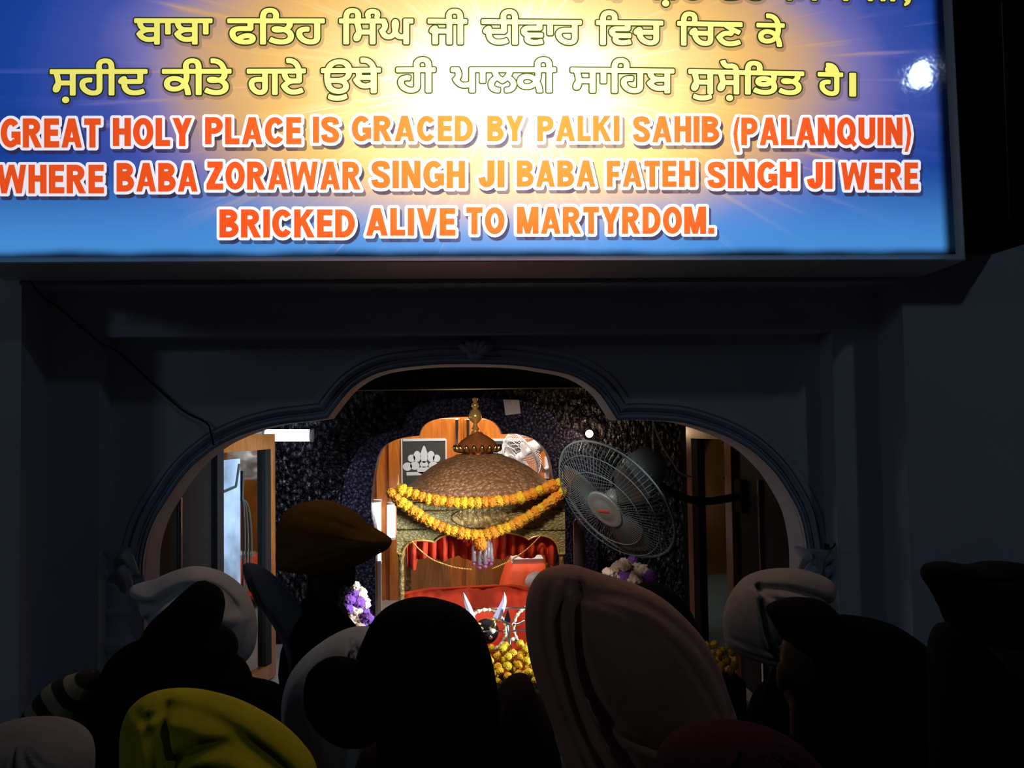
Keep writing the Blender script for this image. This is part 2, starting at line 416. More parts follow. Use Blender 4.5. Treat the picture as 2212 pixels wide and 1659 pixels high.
def print_mat(name, col, alpha=1.0):
    m, nt, p = newmat(name); L, mth, u, v, tc = sign_nodes(nt)
    nt.nodes.remove(p); e = N(nt, 'ShaderNodeEmission'); e.inputs[0].default_value = (*col, 1)
    L.new(backlight(nt, L, mth, u, v), e.inputs[1]); out = nt.nodes['Material Output']
    if alpha < 1:
        t = N(nt, 'ShaderNodeBsdfTransparent'); x = N(nt, 'ShaderNodeMixShader'); x.inputs[0].default_value = alpha
        L.new(t.outputs[0], x.inputs[1]); L.new(e.outputs[0], x.inputs[2]); L.new(x.outputs[0], out.inputs[0])
    else: L.new(e.outputs[0], out.inputs[0])
    return m
def face_mat():
    m, nt, p = newmat('backlit_flex_print'); L, mth, u, v, tc = sign_nodes(nt)
    du = mth('SUBTRACT', u, uc); dv = mth('SUBTRACT', v, vc)
    rx = mth('POWER', mth('DIVIDE', du, 1000*PX), 2); ry = mth('POWER', mth('DIVIDE', dv, 560*PX), 2)
    r = mth('SQRT', mth('ADD', rx, ry))
    # rays of the printed burst
    ang = mth('ARCTAN2', dv, du)
    cv = N(nt, 'ShaderNodeCombineXYZ'); L.new(mth('MULTIPLY', ang, 9.0), cv.inputs[0]); L.new(mth('MULTIPLY', r, .5), cv.inputs[1])
    nz = N(nt, 'ShaderNodeTexNoise'); nz.inputs['Scale'].default_value = 3.2; nz.inputs['Detail'].default_value = 4; L.new(cv.outputs[0], nz.inputs['Vector'])
    rays = mrange(nt, nz.outputs[0], .52, .78, 0, 1)
    cv2 = N(nt, 'ShaderNodeCombineXYZ'); L.new(mth('MULTIPLY', ang, 30.0), cv2.inputs[0]); cv2.inputs[1].default_value = 3.3
    nz2 = N(nt, 'ShaderNodeTexNoise'); nz2.inputs['Scale'].default_value = 2.2; nz2.inputs['Detail'].default_value = 2; L.new(cv2.outputs[0], nz2.inputs['Vector'])
    fine = mrange(nt, nz2.outputs[0], .62, .76, 0, 1)
    n3 = N(nt, 'ShaderNodeTexNoise'); n3.inputs['Scale'].default_value = 2.2; n3.inputs['Detail'].default_value = 3; L.new(tc.outputs['Object'], n3.inputs['Vector'])
    rr = mth('ADD', r, mth('MULTIPLY', mth('SUBTRACT', n3.outputs[0], .5), .16))
    rr = mth('SUBTRACT', rr, mth('MULTIPLY', rays, .13))
    ramp = N(nt, 'ShaderNodeValToRGB'); L.new(mth('DIVIDE', rr, 1.3), ramp.inputs[0])
    stops = [(0, (1, .97, .85)), (.14, (1, .90, .62)), (.25, (.90, .66, .28)), (.38, (.84, .50, .15)), (.47, (.68, .39, .17)), (.535, (.46, .30, .28)), (.60, (.19, .17, .46)), (.68, (.05, .085, .40)), (.80, (.010, .055, .32))]
    el = ramp.color_ramp.elements
    el[0].position, el[0].color = 0, (*stops[0][1], 1); el[1].position, el[1].color = 1, (.004, .025, .20, 1)
    for q, c in stops[1:]: e_ = el.new(q); e_.color = (*c, 1)
    # lower band printed sky blue
    low = mrange(nt, v, S(1106, 540)[1], S(1106, 330)[1], 1, 0)
    low = mth('MULTIPLY', low, mrange(nt, r, .25, .72, .25, 1))
    mx = N(nt, 'ShaderNodeMix', data_type='RGBA'); L.new(mth('MULTIPLY', low, .92), mx.inputs[0]); L.new(ramp.outputs[0], mx.inputs[6]); mx.inputs[7].default_value = (.07, .29, .72, 1)
    mx2 = N(nt, 'ShaderNodeMix', data_type='RGBA'); L.new(mth('MULTIPLY', mth('MULTIPLY', fine, rays), mrange(nt, r, .35, 1.1, .9, .12)), mx2.inputs[0])
    L.new(mx.outputs[2], mx2.inputs[6]); mx2.inputs[7].default_value = (.95, .93, 1, 1)
    bl = backlight(nt, L, mth, u, v, 1.45)      # the solid print behind the lettering lets less light through
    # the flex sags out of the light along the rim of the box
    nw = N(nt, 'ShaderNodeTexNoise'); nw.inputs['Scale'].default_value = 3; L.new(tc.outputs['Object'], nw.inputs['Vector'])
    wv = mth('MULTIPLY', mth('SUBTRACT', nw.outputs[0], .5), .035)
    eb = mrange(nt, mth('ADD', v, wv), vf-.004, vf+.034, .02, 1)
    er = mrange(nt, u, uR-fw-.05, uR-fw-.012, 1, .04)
    p.inputs['Base Color'].default_value = (.01, .01, .01, 1); p.inputs['Roughness'].default_value = .05
    bn = N(nt, 'ShaderNodeTexNoise'); bn.inputs['Scale'].default_value = 22; L.new(tc.outputs['Object'], bn.inputs['Vector'])
    b = N(nt, 'ShaderNodeBump'); b.inputs['Strength'].default_value = .025; b.inputs['Distance'].default_value = .01; L.new(bn.outputs[0], b.inputs['Height']); L.new(b.outputs[0], p.inputs['Normal'])
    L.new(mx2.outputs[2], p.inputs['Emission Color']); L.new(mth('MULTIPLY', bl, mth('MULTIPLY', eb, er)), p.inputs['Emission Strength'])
    return m
FACE = face_mat()
# sign-local frame: object rotation carries the tilt so that the print's coordinates stay flat
sign.rotation_euler = SR.to_euler()
def sign_part(name, tris, polys, mat, depth, parent=sign):
    me = bpy.data.meshes.new(name)
    me.from_pydata([(u, -depth, v) for u, v in tris], [], polys); me.materials.append(mat)
    o = bpy.data.objects.new(name, me); COL.objects.link(o); o.parent = parent; ORG[o.name] = S0; return o
for o in list(COL.objects):     # the two boxes built above are already in world shape: bring them into the tilted frame
    if o.parent == sign and o.type == 'MESH': o.data.transform(SR.inverted().to_4x4())
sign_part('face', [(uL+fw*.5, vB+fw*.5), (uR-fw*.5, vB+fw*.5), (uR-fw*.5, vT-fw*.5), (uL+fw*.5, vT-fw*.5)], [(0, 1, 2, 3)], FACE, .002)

# --- lettering
import numpy as np
def text_outline(body, res=5):
    """oriented boundary segments of a line of text, in em units"""
    c = bpy.data.curves.new('t', 'FONT'); c.body = body; c.size = 1; c.resolution_u = res; c.fill_mode = 'NONE'
    o = bpy.data.objects.new('t', c); COL.objects.link(o)
    me = bpy.data.meshes.new_from_object(o.evaluated_get(bpy.context.evaluated_depsgraph_get()))
    bpy.data.objects.remove(o); bpy.data.curves.remove(c)
    V = [(v.co.x, v.co.y) for v in me.vertices]; nb = {}
    for e in me.edges:
        a, b = e.vertices; nb.setdefault(a, []).append(b); nb.setdefault(b, []).append(a)
    bpy.data.meshes.remove(me); seen = set(); segs = []
    for st in sorted(nb):
        if st in seen: continue
        loop = [st]; seen.add(st); cur = min(nb[st], key=lambda q: (q != st+1, q))
        while cur not in seen:
            loop.append(cur); seen.add(cur)
            nx = [q for q in nb[cur] if q not in seen]
            if not nx: break
            cur = nx[0]
        segs += [(*V[p], *V[q]) for p, q in zip(loop, loop[1:]+loop[:1])]
    return np.array(segs)
def distance_grid(seg, pad=14, step=1.0):
    """signed distance (negative inside, non-zero winding) of px segments on a px grid"""
    x0 = math.floor(min(seg[:, 0].min(), seg[:, 2].min()))-pad; x1 = max(seg[:, 0].max(), seg[:, 2].max())+pad
    y0 = math.floor(min(seg[:, 1].min(), seg[:, 3].min()))-pad; y1 = max(seg[:, 1].max(), seg[:, 3].max())+pad
    gx = np.arange(x0, x1, step); gy = np.arange(y0, y1, step); X, Y = np.meshgrid(gx, gy)
    D = np.full(X.shape, 1e9); Wn = np.zeros(X.shape)
    for ax, ay, bx_, by in seg:
        dx, dy = bx_-ax, by-ay; L2 = dx*dx+dy*dy
        if L2 < 1e-12: continue
        t = np.clip(((X-ax)*dx+(Y-ay)*dy)/L2, 0, 1)
        D = np.minimum(D, (X-ax-t*dx)**2+(Y-ay-t*dy)**2)
        if ay == by: continue
        up = (ay <= Y) & (by > Y); dn = (ay > Y) & (by <= Y); m_ = up | dn
        xi = ax+(Y-ay)*dx/dy
        Wn += np.where(m_ & (xi > X), np.where(up, 1, -1), 0)
    return gx, gy, np.where(Wn != 0, -1, 1)*np.sqrt(D)
class Layer:
    def __init__(s): s.v = []; s.f = []; s.key = {}
    def vert(s, x, y):
        k = (round(x, 3), round(y, 3)); i = s.key.get(k)
        if i is None: i = len(s.v); s.key[k] = i; s.v.append(S(x, y))
        return i
    def add(s, polys, dx=0, dy=0):
        for p in polys: s.f.append([s.vert(x+dx, y+dy) for x, y in p])
    def region(s, gx, gy, D, r, dx=0, dy=0):
        """mesh of the area where D < r: runs of whole cells, cut cells on the border"""
        I = D < r; cnt = I[:-1, :-1].astype(int)+I[:-1, 1:]+I[1:, 1:]+I[1:, :-1]
        for j in range(cnt.shape[0]):
            row = cnt[j]
            if not row.any(): continue
            i = 0; nx = len(row)
            while i < nx:
                if row[i] == 4:
                    k = i
                    while k < nx and row[k] == 4: k += 1
                    s.f.append([s.vert(gx[i]+dx, gy[j]+dy), s.vert(gx[k]+dx, gy[j]+dy), s.vert(gx[k]+dx, gy[j+1]+dy), s.vert(gx[i]+dx, gy[j+1]+dy)]); i = k; continue
                if row[i]:
                    C4 = [(i, j), (i+1, j), (i+1, j+1), (i, j+1)]; pg = []
                    for (a, b), (c_, d_) in zip(C4, C4[1:]+C4[:1]):
                        va, vb = D[b, a]-r, D[d_, c_]-r
                        if va < 0: pg.append((gx[a], gy[b]))
                        if (va < 0) != (vb < 0):
                            t = va/(va-vb); pg.append((gx[a]+(gx[c_]-gx[a])*t, gy[b]+(gy[d_]-gy[b])*t))
                    if len(pg) > 2: s.f.append([s.vert(x+dx, y+dy) for x, y in pg])
                i += 1
YEL = print_mat('yellow_print', (.84, .79, .165)); OLV = print_mat('dark_outline_print', (.018, .026, .006)); SHD = print_mat('print_shadow', (.03, .015, .03), .34)
ORA = print_mat('orange_print', (.80, .082, .013)); WHT = print_mat('white_print', (.85, .82, .92)); SH2 = print_mat('print_shadow_dark', (.03, .02, .04), .72)
HB = text_outline('ਹ'); g_top = HB[:, 1].max(); g_bot = HB[:, 1].min()
def lerp(a, b, t): return a+(b-a)*t
def gurmukhi(words, ends):
    """words: (text, x0, x1); ends: bar-top and foot heights sampled along x"""
    fill, outl, sh = Layer(), Layer(), Layer()
    ex = [e[0] for e in ends]; et = [e[1] for e in ends]; eb = [e[2] for e in ends]
    for body, x0, x1 in words:
        sg = text_outline(body); a = min(sg[:, 0].min(), sg[:, 2].min()); b = max(sg[:, 0].max(), sg[:, 2].max()); R = 2.2
        x0 += 2+R; x1 -= 2+R; q = np.empty_like(sg)
        for k in (0, 2):
            X = x0+(x1-x0)*(sg[:, k]-a)/(b-a); t = np.interp(X, ex, et)+2+R; bt = np.interp(X, ex, eb)-2-R
            q[:, k] = X; q[:, k+1] = bt+(t-bt)*(sg[:, k+1]-g_bot)/(g_top-g_bot)
        gx, gy, D = distance_grid(q)
        fill.region(gx, gy, D, R); outl.region(gx, gy, D, R+2.9); sh.region(gx, gy, D, R+7, 2, 3)
    o = sign_part('gurmukhi_word', fill.v, fill.f, YEL, .0052); o['label'] = 'yellow Gurmukhi lettering with dark outline'
    sign_part('lettering_outline', outl.v, outl.f, OLV, .0044, o); sign_part('lettering_shadow', sh.v, sh.f, SHD, .0036, o)
for w_ in [('ਬਾਬਾ', 1195, 1372), ('ਜ਼ੋਰਾਵਰ', 1400, 1662), ('ਿਸੰਘ', 1688, 1842), ('ਜੀ', 1862, 1942), (',', 1948, 1968)]:
    gurmukhi([w_], [(1100, -64, -2), (1960, -52, 7)])
for w_ in [('ਬਾਬਾ', 289, 462), ('ਫਿਤਹ', 490, 704), ('ਿਸੰਘ', 731, 895), ('ਜੀ', 922, 1011), ('ਦੀਵਾਰ', 1038, 1258), ('ਿਵਚ', 1285, 1434), ('ਿਚਣ', 1460, 1605), ('ਕੇ', 1631, 1696)]:
    gurmukhi([w_], [(289, 39, 100), (900, 40, 99), (1434, 44.5, 101), (1696, 50, 105)])
for w_ in [('ਸ਼ਹੀਦ', 107, 322), ('ਕੀਤੇ', 349, 503), ('ਗਏ', 532, 663), ('ਉਥੇ', 692, 825), ('ਹੀ', 854, 943), ('ਪਾਲਕੀ', 972, 1203), ('ਸਾਿਹਬ', 1230, 1458), ('ਸੁਸ਼ੋਿਭਤ', 1484, 1738), ('ਹੈ', 1763, 1822), ('।', 1831, 1850)]:
    gurmukhi([w_], [(107, 149, 210), (600, 148, 208), (900, 145, 203), (1200, 145, 203), (1458, 148, 205), (1738, 154, 209), (1850, 157, 212)])
# heavy condensed capitals drawn as strokes and wedges, cap height 1, stroke T
T = .222; HT = T/2
def arc(cx, cy, rx, ry, a0, a1, n=14): return [(cx+rx*math.cos(math.radians(lerp(a0, a1, i/n))), cy+ry*math.sin(math.radians(lerp(a0, a1, i/n)))) for i in range(n+1)]
def mir(w, *ps): return [[(w-x, y) for x, y in p] for p in ps]
h1 = 1-HT
GL = {
 'I': (T, [[(HT, 0), (HT, 1)]], []), '.': (T, [[(HT, 0), (HT, T)]], []),
 'L': (.50, [[(HT, 1), (HT, 0)], [(0, HT), (.50, HT)]], []), 'T': (.58, [[(0, h1), (.58, h1)], [(.29, 0), (.29, 1)]], []),
 'E': (.53, [[(HT, 0), (HT, 1)], [(0, HT), (.53, HT)], [(0, h1), (.52, h1)], [(0, .51), (.49, .51)]], []),
 'F': (.50, [[(HT, 0), (HT, 1)], [(0, h1), (.50, h1)], [(0, .48), (.45, .48)]], []),
 'H': (.62, [[(HT, 0), (HT, 1)], [(.62-HT, 0), (.62-HT, 1)], [(0, .52), (.62, .52)]], []),
 'N': (.64, [[(HT, 0), (HT, 1)], [(.64-HT, 0), (.64-HT, 1)]], [[(0, 1), (.22, 1), (.64, 0), (.42, 0)]]),
 'M': (.80, [[(HT, 0), (HT, 1)], [(.80-HT, 0), (.80-HT, 1)]], [[(0, 1), (.27, 1), (.49, 0), (.31, 0)], [(.80, 1), (.53, 1), (.31, 0), (.49, 0)]]),
 'A': (.72, [], [[(0, 0), (.21, 0), (.43, .80), (.48, 1), (.24, 1)], [(.72, 0), (.51, 0), (.29, .80), (.24, 1), (.48, 1)], [(.14, .19), (.58, .19), (.54, .35), (.18, .35)]]),
 'V': (.68, [], [[(0, 1), (.22, 1), (.41, .2), (.45, 0), (.23, 0)], [(.68, 1), (.46, 1), (.27, .2), (.23, 0), (.45, 0)]]),
 'W': (1.0, [], [[(0, 1), (.20, 1), (.35, 0), (.15, 0)], [(.15, 0), (.34, 0), (.59, 1), (.41, 1)], [(1, 1), (.80, 1), (.65, 0), (.85, 0)], [(.85, 0), (.66, 0), (.41, 1), (.59, 1)]]),
 'Y': (.68, [[(.34, 0), (.34, .46)]], [[(0, 1), (.23, 1), (.445, .46), (.34, .32), (.235, .40)], [(.68, 1), (.45, 1), (.235, .46), (.34, .32), (.445, .40)]]),
 'K': (.69, [[(HT, 0), (HT, 1)]], [[(.42, 1), (.67, 1), (.16, .30), (.16, .60)], [(.22, .52), (.36, .68), (.69, 0), (.45, 0)]]),
 'Z': (.60, [[(.03, h1), (.58, h1)], [(0, HT), (.60, HT)]], [[(.30, 1-T), (.58, 1-T), (.29, T), (.01, T)]]),
 'O': (.70, [arc(.35, .5, .35-HT, .5-HT, 0, 360, 28)], []), 'C': (.66, [arc(.35, .5, .35-HT, .5-HT, 38, 322, 22)], []),
 'G': (.70, [arc(.35, .5, .35-HT, .5-HT, 42, 318, 22), [(.38, .44), (.70, .44)], [(.70-HT, .50), (.70-HT, .10)]], []),
 'Q': (.72, [arc(.35, .5, .35-HT, .5-HT, 0, 360, 28)], [[(.36, .28), (.47, .38), (.74, .04), (.62, -.07)]]),
 'D': (.66, [[(HT, 0), (HT, 1)], [(0, h1)]+arc(.27, .5, .39-HT, .5-HT, 90, -90, 18)+[(0, HT)]], []),
 'P': (.61, [[(HT, 0), (HT, 1)], [(0, h1)]+arc(.32, .69, .29-HT, .31-HT, 90, -90, 14)+[(0, .38+HT)]], []),
 'R': (.67, [[(HT, 0), (HT, 1)], [(0, h1)]+arc(.32, .71, .29-HT, .29-HT, 90, -90, 14)+[(0, .42+HT)]], [[(.22, .46), (.43, .50), (.67, 0), (.43, 0)]]),
 'B': (.64, [[(HT, 0), (HT, 1)], [(0, h1)]+arc(.32, .745, .28-HT, .255-HT, 90, -90, 14)+[(0, .49+HT)], [(0, .59-HT)]+arc(.32, .295, .32-HT, .295-HT, 90, -90, 14)+[(0, HT)]], []),
 'S': (.61, [[(p.x, p.y) for p in smoothpath([(.51, .69, 0), (.46, .85, 0), (.30, h1, 0), (.14, .85, 0), (.105, .71, 0), (.19, .58, 0), (.42, .45, 0), (.505, .30, 0), (.46, .15, 0), (.30, HT, 0), (.14, .16, 0), (.09, .32, 0)], 34)]], []),
 'U': (.63, [[(HT, 1)]+[p for p in arc(.315, .33, .315-HT, .33-HT, 180, 360, 16)]+[(.63-HT, 1)]], []),
 'J': (.50, [[(.50-HT, 1)]+arc(.26, .30, .24-HT, .30-HT, 0, -180, 14)+[(HT+.0, .38)]], []),
 '(': (.27, [], [[(.05, .4), (.09, .7), (.19, 1.02), (.30, 1.02), (.23, .7), (.20, .4), (.23, .08), (.30, -.24), (.19, -.24), (.09, .08)]]),
}
GL[')'] = (.27, [], mir(.30, *GL['('][2]))
def stroke_quads(pts):
    out = []; n = len(pts); closed = n > 8 and math.dist(pts[0], pts[-1]) < 1e-6
    def nrm(a, b):
        d = Vector((b[0]-a[0], b[1]-a[1])).normalized(); return Vector((-d.y, d.x))
    side = []
    for i in range(n):
        na = nrm(pts[i-1], pts[i]) if i else (nrm(pts[-2], pts[-1]) if closed else nrm(pts[0], pts[1]))
        nb_ = nrm(pts[i], pts[i+1]) if i < n-1 else (nrm(pts[0], pts[1]) if closed else na)
        m_ = (na+nb_)/max(1+na.dot(nb_), .35); side.append(m_*HT)
    for i in range(n-1):
        p, q = Vector(pts[i]), Vector(pts[i+1]); out.append([tuple(p+side[i]), tuple(q+side[i]), tuple(q-side[i+1]) if False else tuple(q+side[i+1]), tuple(q-side[i+1]), tuple(p-side[i])])
    return [[q for k, q in enumerate(o_) if k != 1] for o_ in out]
def inflate(poly, r, n=10):
    """the convex polygon widened by a disc"""
    pts = [(x+r*math.cos(2*PI*k/n), y+r*math.sin(2*PI*k/n)) for x, y in poly for k in range(n)]
    pts = sorted(set(pts)); lo, up = [], []
    for seq, h in ((pts, lo), (pts[::-1], up)):
        for p in seq:
            while len(h) > 1 and (h[-1][0]-h[-2][0])*(p[1]-h[-2][1])-(h[-1][1]-h[-2][1])*(p[0]-h[-2][0]) <= 0: h.pop()
            h.append(p)
    return lo[:-1]+up[:-1]
def english(words):
    fill, outl, sh = Layer(), Layer(), Layer()
    for body, x0, x1, yt, yb in words:
        gap = .075; tot = sum(GL[c][0] for c in body)+gap*(len(body)-1); k = (x1-x0)/tot; x = x0
        for c in body:
            w_, strokes, wedges = GL[c]
            for pg in [q for s_ in strokes for q in stroke_quads(s_)]+wedges:
                P = [(x+px_*k, yb+(yt-yb)*py_) for px_, py_ in pg]
                fill.add([P])
                parts = [P] if len(P) < 6 else [P]
                if c in '()':
                    P5 = P[:5], P[5:]; parts = [[P[i], P[i+1], P[9-i-1+0], P[9-i]] for i in range(0)]
                    seq = [(P[2], P[3], P[4], P[1]), (P[1], P[4], P[5], P[0]), (P[0], P[5], P[6], P[9]), (P[9], P[6], P[7], P[8])]; parts = [list(s_) for s_ in seq]
                for q in parts:
                    I = inflate(q, 6.2); outl.add([I]); sh.add([I], 5, 8)
            x += (w_+gap)*k
    o = sign_part('english_word', fill.v, fill.f, ORA, .0052); o['label'] = 'orange capital lettering with white edge'
    sign_part('lettering_outline', outl.v, outl.f, WHT, .0044, o); sign_part('lettering_shadow', sh.v, sh.f, SH2, .0036, o)
for w_ in [('GREAT', 3, 219, 257, 320), ('HOLY', 245, 416, 256, 317), ('PLACE', 444, 652, 254, 313), ('IS', 676, 733, 253, 310), ('GRACED', 760, 1022, 251, 307), ('BY', 1052, 1131, 251, 307),
        ('PALKI', 1160, 1338, 251, 307), ('SAHIB', 1367, 1553, 252, 309), ('(PALANQUIN)', 1580, 1968, 255, 315)]:
    english([w_])
for w_ in [('WHERE', -5, 226, 357, 419), ('BABA', 253, 428, 353, 415), ('ZORAWAR', 447, 780, 350, 411), ('SINGH', 803, 1005, 348, 408), ('JI', 1032, 1090, 347, 406), ('BABA', 1116, 1286, 347, 405),
        ('FATEH', 1310, 1502, 348, 405), ('SINGH', 1528, 1722, 350, 408), ('JI', 1741, 1797, 351, 409), ('WERE', 1815, 1982, 352, 411)]:
    english([w_])
for w_ in [('BRICKED', 475, 767, 453, 514), ('ALIVE', 791, 984, 450, 510), ('TO', 1007, 1090, 448, 507), ('MARTYRDOM.', 1116, 1542, 447, 506)]:
    english([w_])

# dark cabinet high on the wall right of the sign
cb = thing('wall_cabinet', W(2180, 515, -.02), 'dark box mounted high on the wall beside the right edge of the sign', 'cabinet')
a = W(2092, 75, -.30); b_ = W(2260, 515, -.30)
bevel(MB().slab((a.x, -.30, b_.z), (b_.x, -.004, W(2100, -150, -.3).z)).build('body', M['black_box'], cb), .01)
q0, q1 = W(2160, 10, -.30), W(2175, 470, -.30)
MB().slab((q0.x, -.312, q1.z), (q1.x, -.296, q0.z)).build('side_panel', pbr('dark_grey_panel', (.035, .035, .04), .5), cb)
MB().slab((W(2062, 80, -.2).x, -.22, b_.z+.03), (a.x, -.004, a.z)).build('shelf_end', M['black_box'], cb)

# ---------------------------------------------------------------- shrine room
X0, X1, YE, ZF, ZCEIL = -1.27, 1.60, 3.10, .45, 2.70
struct(MB().slab((X0, .52, .0), (X1, 5.4, ZF)).build('floor', M['floor']))
struct(MB().slab((X0-.12, YB, 0), (X0, YE, ZCEIL)).build('wall_left', M['dark_wall']))
struct(MB().slab((X1, YB, 0), (X1+.12, YE, ZCEIL)).build('wall_right', M['dark_wall']))
struct(MB().slab((X0-.12, YB, ZCEIL), (X1+.12, 5.0, ZCEIL+.1)).build('ceiling', M['dark_ceiling']))
# embossed wall with the inner cusped doorway
INN = [(812, 1345), (812, 1150), (803, 1100), (806, 1050), (812, 1010), (820, 980), (833, 962), (855, 950), (880, 944), (906, 941), (910, 928), (922, 914), (945, 905), (985, 901), (1030, 901), (1062, 909), (1078, 924), (1084, 938),
       (1112, 937), (1145, 945), (1168, 960), (1184, 985), (1192, 1020), (1197, 1060), (1197, 1150), (1197, 1345)]
def seg_smooth(P, cuts, k=1.4):
    out = []
    for a, b in zip(cuts, cuts[1:]):
        q = smoothpath([(*p, 0) for p in P[a:b+1]], max(3, int((b-a)*4)))
        out += q if not out else q[1:]
    return out
IP = seg_smooth(INN, [0, 1, 9, 17, 24, 25])
IO = [W(p.x, p.y, YE) for p in IP]
IO = [(p.x, p.z) for p in IO]
door = [(IO[0][0], ZF)] + IO[1:-1] + [(IO[-1][0], ZF)]
ew = MB()
ring = [Vector((a, YE, b)) for a, b in [(X0, ZF), (X0, ZCEIL), (X1, ZCEIL), (X1, ZF)] + door[::-1]]
ew.plate(ring, (0, .16, 0))
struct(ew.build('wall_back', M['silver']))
# raised embossed band round the doorway
OUTB = [(742, 1345), (742, 1150), (738, 1100), (742, 1050), (752, 1010), (768, 980), (790, 955), (820, 938), (868, 928), (877, 905), (893, 884), (925, 868), (980, 861), (1040, 861), (1100, 863), (1150, 870), (1185, 888), (1204, 912),
        (1214, 926), (1240, 928), (1262, 945), (1280, 975), (1290, 1010), (1292, 1060), (1292, 1150), (1292, 1345)]
OP = seg_smooth(OUTB, [0, 1, 8, 18, 24, 25]); 
ob_ = [W(p.x, p.y, YE-.05) for p in OP]; ob_ = [Vector((p.x, YE-.05, p.z)) for p in ob_]
ib_ = [Vector((a, YE-.05, b)) for a, b in IO]
struct(MB().plate(ob_ + ib_[::-1], (0, .055, 0)).build('trim_5', M['silver_band']))
# sunburst ribs in the embossing above the doorway and the brass picture rail
rb = MB()
for k in range(30):
    a = math.radians(96+k*2.9); c0 = W(1035, 1010, YE-.012)
    r0, r1 = .66+.03*(k % 2), .98
    p0 = c0+Vector((math.cos(a)*r0*1.1, 0, math.sin(a)*r0*.62)); p1 = c0+Vector((math.cos(a)*r1*1.15, 0, math.sin(a)*r1*.62))
    if p1.x > X0+.05: rb.tube([p0, p1], .004, 6)
struct(rb.build('trim_6', M['silver']))
p0, p1 = W(600, 846, YE-.03), W(1300, 845, YE-.03)
struct(MB().slab((X0, YE-.05, p0.z-.0035), (X1, YE-.001, p0.z+.0035)).build('trim_7', M['vase']))
struct(MB().slab((X0, YE-.04, p0.z+.006), (X1, YE-.001, ZCEIL)).build('trim_8', M['black_trim']))

# wooden room behind
YW = 4.55
wb = MB(); wb.slab((X0-.3, YW, ZF), (X1+.3, YW+.1, ZCEIL)); struct(wb.build('wall_rear', M['teak']))
struct(MB().slab((X0-.4, YE, ZF), (X0-.3, YW, ZCEIL)).build('wall_side', M['teak_dark']))
struct(MB().slab((X1+.3, YE, ZF), (X1+.4, YW, ZCEIL)).build('wall_side', M['teak_dark']))
def px_slab(mb, x0, y0, x1, y1, Y, t, back=0):
    a, b = W(x0, y0, Y), W(x1, y1, Y); return mb.slab((min(a.x, b.x), Y, min(a.z, b.z)), (max(a.x, b.x), Y+t, max(a.z, b.z)))
def frame_px(x0, y0, x1, y1, Y, wpx, t, name, mat, parent=None):
    mb = MB(); px_slab(mb, x0, y0, x0+wpx, y1, Y, t); px_slab(mb, x1-wpx, y0, x1, y1, Y, t); px_slab(mb, x0+wpx, y0, x1-wpx, y0+wpx, Y, t); px_slab(mb, x0+wpx, y1-wpx, x1-wpx, y1, Y, t)
    return mb.build(name, mat, parent)
for k, (x0, x1, h0) in enumerate(((838, 1000, 992), (1002, 1164, 1014))):
    d = thing('door_%d' % (k+1), W((x0+x1)/2, 1345, YW-.03), None, None); d['kind'] = 'structure'
    lf = px_slab(MB(), x0, 905, x1, 1345, YW-.035, .035).build('leaf', M['teak'], d); bevel(lf, .006)
    frame_px(x0+28, 948, x1-34 if k == 0 else x1-30, 1065, YW-.047, 4, .02, 'glazing_frame', M['frost'], d)
    px_slab(MB(), x0+32, 952, x1-38 if k == 0 else x1-34, 1061, YW-.042, .01).build('pane', M['pane'], d)
    for y0_, y1_ in ((1085, 1180), (1200, 1330)):
        bevel(px_slab(MB(), x0+26, y0_, x1-26, y1_, YW-.045, .012).build('panel', M['teak_dark'], d), .008)
    hx = 987 if k == 0 else 1011
    hb = px_slab(MB(), hx-3.5, 905, hx+3.5, 958, YW-.075, .014).build('handle', M['steel'], d); bevel(hb, .004)
    px_slab(MB(), hx-2.5, 908, hx+2.5, 913, YW-.063, .03).build('handle_mount', M['steel'], hb); px_slab(MB(), hx-2.5, 950, hx+2.5, 955, YW-.063, .03).build('handle_mount', M['steel'], hb)
    # frosted onion-dome etching made of petals
    cx = (x0+28+(x1-34 if k == 0 else x1-30))/2; et = MB()
    def petal(px_, py_, rx, ry, tip=0):
        P = []
        for t in range(26):
            a_ = 2*PI*t/26; yy_ = -math.sin(a_)*ry
            if yy_ < 0 and tip: yy_ *= 1+tip*max(0, math.cos(a_-PI/2))**6
            P.append(W(px_+math.cos(a_)*rx, py_+yy_, YW-.044))
        et.plate([Vector((q.x, YW-.044, q.z)) for q in P], (0, .0015, 0))
    petal(cx, 985, 8, 15, .5)
    for sx in (-1, 1):
        petal(cx+sx*15, 986, 8, 12); petal(cx+sx*27, 990, 8, 8); petal(cx+sx*20, 1006, 10, 9); petal(cx+sx*36, 1008, 10, 9)
    petal(cx, 1003, 9, 7); petal(cx, 1016, 15, 8)
    px_slab(et, cx-38, 1020, cx+38, 1026, YW-.044, .0015)
    et.build('etching', M['frost'], d)
# fluted pilaster post left of the doors and pale jamb
struct(px_slab(MB(), 812, 880, 833, 1345, YW-.03, .03).build('trim_9', M['teak']))
struct(px_slab(MB(), 809, 1212, 824, 1345, 3.45, .05).build('trim_10', M['white_plastic']))
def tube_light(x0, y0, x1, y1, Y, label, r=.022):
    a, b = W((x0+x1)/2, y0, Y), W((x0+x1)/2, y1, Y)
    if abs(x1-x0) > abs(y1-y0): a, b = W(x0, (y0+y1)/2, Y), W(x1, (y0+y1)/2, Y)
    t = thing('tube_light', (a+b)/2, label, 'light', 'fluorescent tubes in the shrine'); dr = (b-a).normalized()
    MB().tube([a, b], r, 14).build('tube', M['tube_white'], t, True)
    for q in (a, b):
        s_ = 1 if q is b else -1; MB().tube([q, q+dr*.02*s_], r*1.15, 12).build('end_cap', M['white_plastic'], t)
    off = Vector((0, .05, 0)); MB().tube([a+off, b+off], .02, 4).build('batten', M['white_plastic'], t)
    return t
